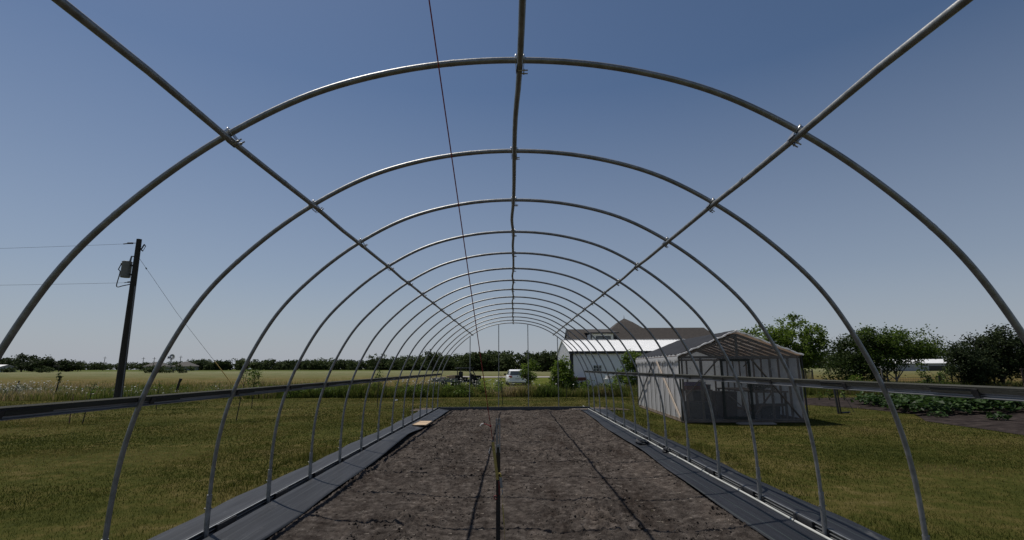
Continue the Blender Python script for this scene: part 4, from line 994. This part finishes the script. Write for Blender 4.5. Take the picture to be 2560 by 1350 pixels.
win = wn.build('window', M['blacktrim'], hs); MB().span((3.05, -.925, 4.2), (4.65, -.905, 5.2)).build('pane', M['glass'], win)

# ------------------------------------------------------------------ white car (rear view)
def car():
    t = thing('white_car', 'white hatchback parked facing away on the drive beyond the weeds', 'car', (.4, 46.0, .0), math.radians(4))
    # local: +y forward, rear at y = 0
    st_ = [(0.0, .80, .42, .86), (.06, .84, .3, .92), (.5, .87, .24, .95), (1.6, .88, .22, .96), (2.9, .88, .22, .93), (3.7, .85, .24, .86), (4.1, .74, .32, .72)]
    mb = MB(); vs = []
    for y, w, zb, zt in st_: vs += [(-w * .94, y, zb), (-w, y, zb + .2), (-w, y, zt - .12), (-w * .93, y, zt), (w * .93, y, zt), (w, y, zt - .12), (w, y, zb + .2), (w * .94, y, zb)]
    n = 8; fs = [(i * n + k, i * n + (k + 1) % n, (i + 1) * n + (k + 1) % n, (i + 1) * n + k) for i in range(len(st_) - 1) for k in range(n)] + [tuple(range(n)), tuple(range(len(st_) * n - 1, (len(st_) - 1) * n - 1, -1))]
    mb.add(vs, fs, True)
    cb = [(.05, .82, .88, .80), (.32, .80, .9, .66), (.5, .79, .9, .60)]
    vs = []
    prof = [(.04, .79, .9), (.26, .68, 1.30), (.42, .63, 1.385), (1.2, .63, 1.42), (2.2, .64, 1.36), (3.0, .72, .93)]
    for y, w, z in prof: vs += [(-.8, y, .88), (-w, y, z), (w, y, z), (.8, y, .88)]
    mb.add(vs, [(4 * i + k, 4 * i + k + 1, 4 * i + 5 + k, 4 * i + 4 + k) for i in range(len(prof) - 1) for k in range(3)] + [(0, 1, 2, 3), (23, 22, 21, 20)], True)
    body = mb.build('body', M['carpaint'], t, bevel=.02)
    MB().add([(-.66, .052, .93), (.66, .052, .93), (.6, .235, 1.27), (-.6, .235, 1.27), (-.66, .03, .93), (.66, .03, .93), (.6, .215, 1.28), (-.6, .215, 1.28)],
             [(4, 5, 6, 7), (3, 2, 1, 0), (0, 1, 5, 4), (1, 2, 6, 5), (2, 3, 7, 6), (3, 0, 4, 7)]).build('rear_window', M['glass'], t)
    for sg in (-1, 1):
        MB().add([(sg * .765, .35, .94), (sg * .79, 2.8, .94), (sg * .655, 2.15, 1.31), (sg * .65, .55, 1.31), (sg * .81, .35, .94), (sg * .815, 2.8, .94), (sg * .68, 2.15, 1.31), (sg * .68, .55, 1.31)],
                 [(0, 1, 2, 3), (7, 6, 5, 4), (0, 4, 5, 1), (1, 5, 6, 2), (2, 6, 7, 3), (3, 7, 4, 0)]).build('side_window', M['glass'], t)
        MB().box((sg * .64, .0, .79), (.3, .1, .15)).build('tail_light', M['taillight'], t, bevel=.03)
        MB().box((sg * .97, 2.55, .98), (.2, .14, .15)).build('mirror', M['blackplastic'], t, bevel=.03)
        for y in (.78, 3.25):
            w = MB().tube([(sg * .72, y, .31), (sg * .88, y, .31)], .31, 20).build('wheel', M['tyre'], t)
            MB().tube([(sg * .865, y, .31), (sg * .89, y, .31)], .2, 14).build('rim', M['galv_dull'], w)
    MB().box((0, -.035, .4), (1.6, .12, .2)).build('bumper', M['carpaint'], t, bevel=.03)
    MB().box((0, -.04, .26), (1.3, .1, .09)).build('diffuser', M['blackplastic'], t, bevel=.01)
    MB().box((0, -.02, .62), (.4, .03, .13)).build('licence_plate', M['plate'], t)
    MB().tube([(0, -.015, .83), (0, .03, .83)], .05, 12).build('badge', M['galv_dull'], t)
    return t
car()

# ------------------------------------------------------------------ utility vehicle and trailer
ut = thing('utility_vehicle', 'black roofed open utility vehicle standing beyond the weeds', 'utility vehicle', (-4.05, 44, 0), math.radians(20))
mb = MB(); mb.span((-1.2, -.6, .38), (1.1, .6, .62)); mb.span((.55, -.58, .62), (1.25, .58, .95)); mb.span((-1.25, -.62, .621), (-.5, .62, .98)); mb.span((.5, -.56, .95), (.62, .56, 1.05))
mb.build('body', M['blackplastic'], ut, bevel=.03)
mb = MB()
for y in (-.58, .58):
    mb.tube([(-.5, y, .6), (-.55, y, 1.52)], .042, 8); mb.tube([(.75, y, .9), (.4, y, 1.52)], .042, 8); mb.tube([(-.55, y, 1.52), (.4, y, 1.52)], .042, 8)
mb.build('roll_cage', M['blackmetal'], ut)
rm = MB(); rm.box((-.08, 0, 1.56), (1.35, 1.3, .05))
for k in range(4): rm.box((-.5 + k * .28, 0, 1.592), (.16, 1.1, .02))
rm.build('roof', mat('black roof panel', [(.02, .021, .023), (.04, .042, .045)], 4, .5), ut, bevel=.01)
for y in (-.3, .3):
    MB().span((-.4, y - .24, .62), (.1, y + .24, .82)).span((-.45, y - .24, .82), (-.33, y + .24, 1.28)).build('seat', M['blackplastic'], ut, bevel=.03)
MB().tube([(.45 + .0, -.3 + .16 * math.cos(a), 1.02 + .16 * math.sin(a)) for a in np.linspace(0, 6.28, 13)[:-1]], .014, 6, closed=True).build('steering_wheel', M['blackplastic'], ut)
for x in (-.8, .85):
    for y in (-.6, .6):
        w = MB().tube([(x, y - .12, .3), (x, y + .12, .3)], .3, 16).build('wheel', M['tyre'], ut); MB().tube([(x, y - .125, .3), (x, y + .125, .3)], .15, 12).build('rim', M['blackmetal'], w)
tr = thing('cargo_trailer', 'grey sided trailer loaded with pale wood left of the black utility vehicle', 'trailer', (-5.7, 43, 0), math.radians(8))
mb = MB(); mb.span((-1.0, -.6, .45), (1.1, .6, .5)); mb.span((-1.0, -.6, .5), (1.1, -.57, .74)); mb.span((-1.0, .57, .5), (1.1, .6, .74)); mb.span((-1.0, -.57, .5), (-.97, .57, .74)); mb.span((1.07, -.57, .5), (1.1, .57, .74))
mb.tube([(1.1, 0, .47), (1.9, 0, .42)], .035, 6); mb.build('bed', M['trailergrey'], tr)
for y in (-.68, .68): MB().tube([(0, y - .07, .28), (0, y + .07, .28)], .28, 16).build('wheel', M['tyre'], tr)
for i, (x, z, w, h, mm_, lab) in enumerate(((.55, .5, .7, .45, 'cardboard', 'tan carton on the loaded trailer next to the vehicle'), (-.05, .5, .4, .36, 'palelumber', 'pale wooden crate in the middle of the loaded trailer'), (-.6, .5, .5, .3, 'cloth', 'dusty bundle at the left of the loaded trailer'))):
    o = MB().span((-w / 2, -.35, .002), (w / 2, .35, h)).span((-w / 2 + .02, -.36, h * .6), (w / 2 - .02, -.351, h * .66)).build('carton' if i == 0 else ('wood_crate' if i == 1 else 'cloth_bundle'), M[mm_], None, bevel=.02)
    a = math.radians(8); o.location = (-5.7 + x * math.cos(a), 43 + x * math.sin(a), .5); o.rotation_euler = (0, 0, a)
    tag(o, lab, ('box', 'crate', 'bundle')[i])

# ------------------------------------------------------------------ utility pole
up = thing('utility_pole', 'dark leaning wooden utility pole with grey transformer in the meadow', 'utility pole', (-20.4, 27, 0))
def pz(z): return -.08 - .02 * (z / 8.5) + .02
mb = MB(); mb.tube([(0, 0, -.3), (0, 0, 2), (-.01, 0, 5), (-.02, 0, 8.57)], [.19, .18, .155, .125], 14); pole = mb.build('pole', M['creosote'], up)
MB().tube([(.17, -.03, .1), (.14, -.03, 3), (.115, -.03, 5.72), (.115, -.03, 5.95)], [.035, .035, .035, .05], 8).build('conduit', M['insul'], up)
tf = MB(); tf.tube([(-.5, 0, 6.45), (-.5, 0, 6.47), (-.5, 0, 7.28), (-.5, 0, 7.3), (-.5, 0, 7.34)], [.22, .235, .235, .25, .2], 18); tfo = tf.build('transformer', M['transformer'], up)
MB().tube([(-.3, -.06, 7.34), (-.26, -.06, 7.62)], [.05, .035], 8).box((-.18, -.05, 7.6), (.2, .05, .05)).build('bushing', M['insul'], tfo)
MB().tube([(-.73, -.05, 7.2), (-.78, -.05, 7.22)], .04, 8).box((-.2, 0, 7.1), (.2, .12, .08)).box((-.2, 0, 6.6), (.2, .12, .08)).build('bracket', M['blackmetal'], tfo)
MB().tube(catmull([(-.76, -.05, 7.22), (-.86, -.05, 6.95), (-.88, -.05, 6.88), (-.78, -.05, 6.78), (-.8, -.05, 6.5), (-.84, -.05, 6.25), (-.86, -.05, 6.0), (-.78, -.05, 5.92), (-.55, -.05, 5.98), (-.12, -.05, 6.07)], 4), .025, 6).build('lead_wire', M['wire'], up)
mb = MB(); mb.tube([(-.2, 0, 8.36), (-.32, 0, 8.35)], .02, 6)
for k in range(4): mb.tube([(-.34 - k * .08, 0, 8.35), (-.38 - k * .08, 0, 8.35)], .05, 8)
mb.tube([(-.64, 0, 8.33), (-.85, 0, 8.31)], .028, 6); mb.build('dead_end_insulator', M['blackmetal'], up)
mb = MB(); mb.tube([(-.02, 0, 8.2), (.16, 0, 8.17)], .012, 6); mb.tube([(.0, 0, 7.9), (.18, 0, 7.93)], .008, 6)
q = [(.16, 0, 8.0), (.3, 0, 8.28), (.38, 0, 8.17), (.26, 0, 7.9)]
mb.tube([q[0], q[1]], .035, 8); mb.tube([q[1], q[2]], .025, 8); mb.tube([q[2], q[3]], .014, 8); mb.tube([q[3], q[0]], .03, 8); mb.build('fuse_cutout', M['blackmetal'], up)
mb = MB(); mb.tube([(-.1, 0, 6.22), (-.35, 0, 6.19), (-.5, 0, 6.16)], .02, 6); mb.tube([(-.2, 0, 6.2), (-.33, 0, 6.19)], .04, 8); mb.build('neutral_clamp', M['blackmetal'], up)
mb = MB()
mb.tube([(-.85 - 27 * t, -3 * t, 8.31 - 1.9 * t + .9 * t * t) for t in np.linspace(0, 1, 16)], .007, 5); mb.build('power_line', M['wire'], up)
MB().tube([(-.5 - 27 * t, -3 * t, 6.16 - 1.1 * t + .7 * t * t) for t in np.linspace(0, 1, 16)], .007, 5).build('power_line', M['wire'], up)
MB().tube([(.05, 0, 7.6), (2.5, .0, 4.55), (5.0, 0, 1.75)], .008, 5).tube([(.55, 0, 6.98), (.6, 0, 6.9)], .03, 6).build('guy_wire', M['wire'], up)
MB().tube([(4.78, 0, 2.0), (6.1, 0, .5), (6.5, 0, 0)], .022, 6).build('guy_guard', M['guyguard'], up)

# ------------------------------------------------------------------ fence posts and the like
def stump(name, label, loc, h, r, lean, leafy=0, m='darkpost'):
    t = thing(name, label, 'fence post', loc)
    MB().tube([(0, 0, -.1), (lean * .5, 0, h * .5), (lean, 0, h)], [r, r * .95, r * .8], 8).tube([(lean, 0, h * .82), (lean + r * 1.4, 0, h * .98)], [r * .7, r * .4], 6).build('post', M[m], t)
    if leafy:
        V, F, T_, C = crown_mesh([(lean, 0, h, .12, .12, .18), (lean + .05, 0, h * .8, .08, .08, .15)], 12, leafy, .09, 5, .04)
        npmesh('vine', V, F, M['leafdark'], T_, t)
    return t
stump('fence_post', 'thin fence post with a leafy vine on top in the left meadow', (-26.3, 30, 0), 1.25, .035, .12, 160)
stump('fence_post', 'dark broken forked fence post in the meadow right of the utility pole', (-19.4, 30, 0), 1.05, .07, .2)
stump('fence_post', 'short leaning dark post among white flowers at the far left', (-29.6, 31, 0), .95, .035, .15)
stump('fence_post', 'thin leaning post at the field edge right of the black iron fence', (23.0, 37.5, 0), .95, .03, -.2)
stump('fence_post', 'second thin leaning post nearest the dark tree clump', (23.6, 37.2, 0), 1.0, .03, -.12)
stump('fence_post', 'grey slanting post under the dark tree clump', (22.9, 32.2, 0), 1.35, .04, -.08, m='palebark')
wf = thing('wire_fence', 'sagging wire mesh fence with dark wooden posts behind the garden', 'fence', (25.0, 31.0, 0))
for x, h, ln in ((-3.0, .9, 0), (.35, 1.0, .02), (1.15, 1.15, -.06), (3.6, 1.0, 0)):
    MB().tube([(x, 0, -.1), (x + ln, 0, h)], .04, 7).build('post', M['darkpost'], wf)
mb = MB()
for k in range(7): mb.tube([(-3, 0, .12 + k * .13), (.35, 0, .11 + k * .13), (3.6, 0, .12 + k * .13)], .006, 4)
for k in range(44): mb.tube([(-3 + k * .15, 0, .1), (-3 + k * .15, 0, .92)], .005, 4)
mb.build('wire_mesh', M['wire'], wf)
cr = thing('pipe_corral', 'rusty brown pipe corral panel under the dark trees at the right', 'corral', (27.6, 28.2, 0))
rust = mat('rusty brown pipe', [(.03, .02, .015), (.06, .04, .028)], 6, .7, .2)
for x in (0, 1.25, 2.5, 4.0): MB().tube([(x, 0, -.1), (x, 0, 1.42)], .045, 8).build('post', rust, cr)
for z in (.45, .75, 1.08, 1.36): MB().tube([(-.1, 0, z), (4.1, 0, z)], .025, 8).build('rail', rust, cr)
ir = thing('iron_fence', 'short black iron picket fence panel right of the plastic greenhouse', 'fence', (22.0, 40, 0), .25)
for x in (-.1, .62, 1.25): MB().span((x - .035, -.035, -.05), (x + .035, .035, 1.36)).build('post', M['blackmetal'], ir)
mb = MB()
for z in (.2, 1.15): mb.span((-.06, -.015, z), (1.215, .015, z + .035))
for k in range(1, 10):
    if k != 5: mb.span((-.022 + k * .125, -.012, .1), (.022 + k * .125, .012, 1.27))
mb.build('picket_panel', M['blackmetal'], ir)
tag(MB().tube([(-.5, 0, .25), (0, 0, .3), (.55, 0, .25)], [.25, .36, .22], 10).tube([(-.3, 0, .5), (-.3, 0, .62)], [.1, .06], 8).build('white_tank', M['whiteroof'], None, (21.9, 41.5, .55)), 'white tank partly hidden behind the black iron fence', 'tank')
gp = thing('garden_post', 'dark double post with white insulator at the edge of the garden bed', 'post', (11.1, 17.95, 0))
MB().beam((-.03, 0, -.1), (-.09, 0, .9), .05, .05).build('post', M['blackmetal'], gp)
MB().beam((.05, 0, -.1), (.0, 0, .86), .035, .035).build('brace', M['darkpost'], gp)
MB().tube([(.02, -.03, .86), (.05, -.03, .9)], .02, 8).build('insulator', M['whitecord'], gp)
MB().tube([(.03, 0, .85), (.35, 0, .35), (.5, 0, .02)], .008, 5).tube([(.05, -.05, .02), (.3, -.1, .04), (.2, -.15, .03)], .03, 6).build('stay_wire', M['wire'], gp)

# garden crops
def crop_mesh(seed, n, r, h, leaf):
    rg = np.random.default_rng(seed)
    a = rg.uniform(0, 6.28, n); d = r * np.sqrt(rg.uniform(0, 1, n)); c = np.c_[d * np.cos(a), d * np.sin(a), h * rg.uniform(.35, 1, n) * (1 - .5 * (d / r) ** 2)]
    u = np.c_[np.cos(a), np.sin(a), rg.uniform(-.5, .35, n)] + rg.normal(0, .4, (n, 3)); u /= np.linalg.norm(u, axis=1)[:, None]
    up_ = np.array([0, 0, 1.]) + rg.normal(0, .35, (n, 3)); w = np.cross(u, up_); w /= np.linalg.norm(w, axis=1)[:, None]
    s = leaf * rg.uniform(.6, 1.3, (n, 1)); nn = np.cross(w, u)
    V = np.stack([c - u * s * .5, c + w * s * .42 + nn * s * .12, c + u * s * .1, c + u * s * .55, c - w * s * .42 + nn * s * .12], 1).reshape(-1, 3)
    o = np.arange(n)[:, None] * 5
    F = np.concatenate([o + [0, 1, 2], o + [0, 2, 4], o + [1, 3, 2], o + [2, 3, 4]])
    return V, F, np.repeat(rg.uniform(0, 1, n), 5)
def crop(label, loc, seed, n, r, h, leaf, m='crop', group=None):
    t = thing('crop_plant', label, 'plant', loc, 0, group); V, F, T_ = crop_mesh(seed, n, r, h, leaf)
    npmesh('leaves', V, F, M[m], T_, t)
    tm = MB()
    for k in range(5): tm.tube([(0, 0, -.03), (r * .5 * math.cos(k * 1.26), r * .5 * math.sin(k * 1.26), h * .6)], [.012, .006], 5)
    tm.build('stem', M['leafdark_stem'], t); return t
M['leafdark_stem'] = mat('green stems', [(.04, .06, .02), (.07, .09, .03)], 10, .7)
protos = [crop('low leafy vegetable plant with broad dark leaves in the rows of the garden bed', (15.0, 18.6, .03), 200 + i, 150, .5, .5, .17, group='leafy vegetable rows') for i in range(3)]
k = 0
rgc = random.Random(5)
spots = []
for row in range(5):
    for j in range(16):
        x = 13.4 + j * .8 + row * .25 + rgc.uniform(-.15, .15); y = 16.9 + row * 1.1 + (j * .18) + rgc.uniform(-.2, .2)
        spots.append((x, y))
for i, (x, y) in enumerate(spots):
    o = protos[i] if i < 3 else dup(protos[i % 3]); o.location = (x, y, .02); o.rotation_euler = (0, 0, rgc.uniform(0, 6)); s = rgc.uniform(.8, 1.2); o.scale = (s, s, s)
crop('small pale leafy plant alone at the near edge of the garden bed', (13.9, 15.2, .02), 240, 60, .3, .25, .14)
crop('small leafy plant on bare soil at the right frame edge', (14.7, 14.6, .02), 241, 50, .28, .22, .14)
crop('isolated low plant on the near garden soil before the leafy rows', (13.0, 16.2, .02), 242, 40, .25, .2, .12)
seedp = crop('thin upright seedling in the sparse back row of the garden bed', (14, 25, .03), 260, 26, .14, .5, .1, 'leafmid', 'sparse back row seedlings')
for i in range(11):
    o = seedp if i == 0 else dup(seedp); o.location = (13.6 + i * .62 + rgc.uniform(-.1, .1), 24.4 + rgc.uniform(-.25, .25), .02); o.rotation_euler = (0, 0, i * 1.3); s = rgc.uniform(.7, 1.25); o.scale = (s, s, s)

# ------------------------------------------------------------------ far buildings and the rest of the horizon
def gable(name, label, loc, w, d, e, r, wallm, roofm, door=True):
    t = thing(name, label, 'building', loc)
    MB().prism([(0, 0), (d, 0), (d, e), (d / 2, r - .05), (0, e)], -w / 2, w / 2, 'x').build('wall', M[wallm], t)
    rm = MB(); s_ = (r - e) / (d / 2)
    for y0 in (-.3, d + .3):
        vs = [(-w / 2 - .3, y0, e - .3 * s_), (w / 2 + .3, y0, e - .3 * s_), (w / 2 + .3, d / 2, r), (-w / 2 - .3, d / 2, r)]; vs += [(a, b_, c + .12) for a, b_, c in vs]
        rm.add(vs, [(3, 2, 1, 0), (4, 5, 6, 7), (0, 1, 5, 4), (1, 2, 6, 5), (2, 3, 7, 6), (3, 0, 4, 7)])
    rm.build('roof', M[roofm], t)
    if door: MB().span((-w * .2, -.06, 0), (w * .05, -.01, e * .7)).build('door', M['blacktrim'], t)
    return t
gable('far_building', 'long low white roofed building in the far field between the right trees', (101, 120, .28), 24, 8, 1.85, 2.75, 'farwall', 'farroof')
gable('far_building', 'small pale shed under dark trees at the far left edge', (-186, 182, .5), 9, 7, 2.0, 2.9, 'farwall', 'farroof')
for x, y, lab in ((-180, 262, 'brown roofed far house left of the windmill'), (-163, 258, 'brown roofed far house right of the windmill')):
    t = thing('far_house', lab, 'house', (x, y, .85)); MB().span((-4.3, -3.4, 0), (4.3, 3.4, 2.3)).build('wall', M['farwall'], t)
    rm = MB(); hip(rm, -5.0, 5.0, -4.0, 4.0, 2.2, 4.5, -.9, .9, 0); rm.build('roof', M['farshingle'], t)
    MB().span((-1, -3.46, .7), (.4, -3.41, 1.7)).build('window', M['glass'], t)
wt = thing('windmill', 'small steel windmill with fan and tail above the far left hedge', 'windmill', (-99.3, 150, .38))
mb = MB()
for sx_, sy_ in ((-.5, -.5), (.5, -.5), (.5, .5), (-.5, .5)): mb.tube([(sx_, sy_, 0), (sx_ * .12, sy_ * .12, 4.5)], .05, 5)
for z in (1.2, 2.4, 3.5):
    s_ = .5 * (1 - z / 5.1); mb.tube([(-s_, -s_, z), (s_, -s_, z), (s_, s_, z), (-s_, s_, z)], .025, 4, closed=True)
mb.build('tower', M['galv_dull'], wt)
mb = MB()
for k in range(12):
    a = k * math.pi / 6; c_, s_ = math.cos(a), math.sin(a)
    mb.add([(.25 + .25 * c_ - .08 * s_, -.2, 4.7 + .25 * s_ + .08 * c_), (.25 + .25 * c_ + .08 * s_, -.16, 4.7 + .25 * s_ - .08 * c_), (.25 + .85 * c_ + .17 * s_, -.1, 4.7 + .85 * s_ - .17 * c_), (.25 + .85 * c_ - .17 * s_, -.22, 4.7 + .85 * s_ + .17 * c_)], [(0, 1, 2, 3)])
mb.tube([(.25, -.25, 4.7), (.25, .1, 4.7)], .1, 8); mb.build('fan', M['galv_dull'], wt)
MB().tube([(.1, 0, 4.6), (-.5, 0, 4.55)], .04, 5).add([(-.45, 0, 4.5), (-1.1, .02, 4.15), (-1.1, .02, 5.0), (-.45, .0, 4.65), (-.45, .03, 4.5), (-1.1, .05, 4.15), (-1.1, .05, 5.0), (-.45, .03, 4.65)], [(0, 1, 2, 3), (7, 6, 5, 4), (0, 4, 5, 1), (1, 5, 6, 2), (2, 6, 7, 3)]).build('tail', M['insul'], wt)
for i, (x, y, h, lab) in enumerate(((-190, 240, 6.5, 'distant utility pole left of the big pole'), (-172, 240, 6.2, 'distant utility pole right of the big pole'), (-160, 230, 6.0, 'distant utility pole left of the windmill'), (-147, 228, 6.6, 'distant utility pole right of the windmill'))):
    z0 = float(terrain(np.array(x), np.array(y)))
    tag(MB().tube([(0, 0, 0), (.25, 0, h)], [.14, .1], 6).span((-.6, -.06, h - .7), (1.0, .06, h - .58)).build('distant_pole', M['creosote'], None, (x, y, z0)), lab, 'utility pole', 'distant utility poles')
gt = thing('gate_frame', 'tall rectangular pipe gate frame on the far left horizon', 'gate', (-150, 170, .5))
for x in (-.9, .9): MB().tube([(x, 0, 0), (x, 0, 2.6)], .06, 6).build('post', M['blackmetal'], gt)
MB().tube([(-1.0, 0, 2.55), (1.0, 0, 2.55)], .05, 6).tube([(-.9, 0, 2.2), (.9, 0, 2.2)], .05, 6).build('crossbar', M['blackmetal'], gt)
for i, (x, y, s, lab) in enumerate(((-150, 165, 1.8, 'dark bush under the gate frame on the far left'), (-168, 172, 1.6, 'round dark bush left of the far gate frame'), (-133, 190, 2.0, 'dark bush on the far field right of the gate frame'), (-100, 146, 2.1, 'dark bush below the windmill'), (-95, 148, 2.3, 'dark round bush right below the windmill fan'), (-103, 147, 1.7, 'low bush left of the windmill'))):
    z0 = float(terrain(np.array(x), np.array(y)))
    tree('far_bush', lab, 'bush', (x, y, z0), [(0, 0, s * .5, s * 1.3, s, s * .55), (s * .6, 0, s * .4, s, s, s * .45)], 40, 700, .5, 'leaffar', 300 + i, 1, .1, spread=.3)

# ------------------------------------------------------------------ light, sky, camera
sun_dir = Vector((-.395, .29, 1.0)).normalized()
el = math.asin(sun_dir.z); az = math.atan2(sun_dir.x, sun_dir.y)
L = bpy.data.lights.new('sun', 'SUN'); L.energy = 4.3; L.angle = math.radians(.5); L.color = (1, .945, .86)
lo = bpy.data.objects.new('sun', L); COL.objects.link(lo); lo.rotation_euler = sun_dir.to_track_quat('Z', 'Y').to_euler(); lo.location = (-8, 6, 20)
w = bpy.data.worlds.new('World'); SC.world = w; w.use_nodes = True
nt = w.node_tree; bg = nt.nodes['Background']
sky = nt.nodes.new('ShaderNodeTexSky'); sky.sky_type = 'NISHITA'; sky.sun_disc = False
sky.sun_elevation = el; sky.sun_rotation = az; sky.altitude = 200; sky.air_density = 1.0; sky.dust_density = .5; sky.ozone_density = 4.0
# summer haze: the sky pales to a grey lilac towards the horizon all the way round
tc = nt.nodes.new('ShaderNodeTexCoord'); sp = nt.nodes.new('ShaderNodeSeparateXYZ'); nt.links.new(tc.outputs['Generated'], sp.inputs[0])
hz = ramp(nt, sp.outputs['Z'], [(0, (.92,) * 3), (.06, (.7,) * 3), (.165, (.42,) * 3), (.33, (.2,) * 3), (.5, (.0,) * 3)])
mx = nt.nodes.new('ShaderNodeMix'); mx.data_type = 'RGBA'; nt.links.new(hz, mx.inputs[0]); nt.links.new(sky.outputs[0], mx.inputs[6]); mx.inputs[7].default_value = (5.7, 6.15, 7.1, 1)
nt.links.new(mx.outputs[2], bg.inputs[0]); bg.inputs[1].default_value = .068

cam = bpy.data.cameras.new('camera'); cam.sensor_width = 36; cam.sensor_fit = 'HORIZONTAL'; cam.lens = 1272.5 / 2560 * 36
cam.clip_start = .05; cam.clip_end = 9000
co = bpy.data.objects.new('camera', cam); COL.objects.link(co)
pit, yaw, roll = .1898, .0008, -.0047
Rv = Vector((math.cos(yaw), math.sin(yaw), 0)); F0 = Vector((-math.sin(yaw), math.cos(yaw), 0)); Zv = Vector((0, 0, 1))
Fv = F0 * math.cos(pit) + Zv * math.sin(pit); Uv = -F0 * math.sin(pit) + Zv * math.cos(pit)
R2 = Rv * math.cos(roll) + Uv * math.sin(roll); U2 = Uv * math.cos(roll) - Rv * math.sin(roll)
mw = Matrix((R2, U2, -Fv)).transposed().to_4x4(); mw.translation = (-.0114, 0, 1.569)
co.matrix_world = mw
SC.camera = co
SC.view_settings.view_transform = 'Standard'; SC.view_settings.look = 'None'; SC.view_settings.exposure = -.1; SC.view_settings.gamma = 1
SC.cycles.max_bounces = 8; SC.cycles.transparent_max_bounces = 12
SC.cycles.use_denoising = True
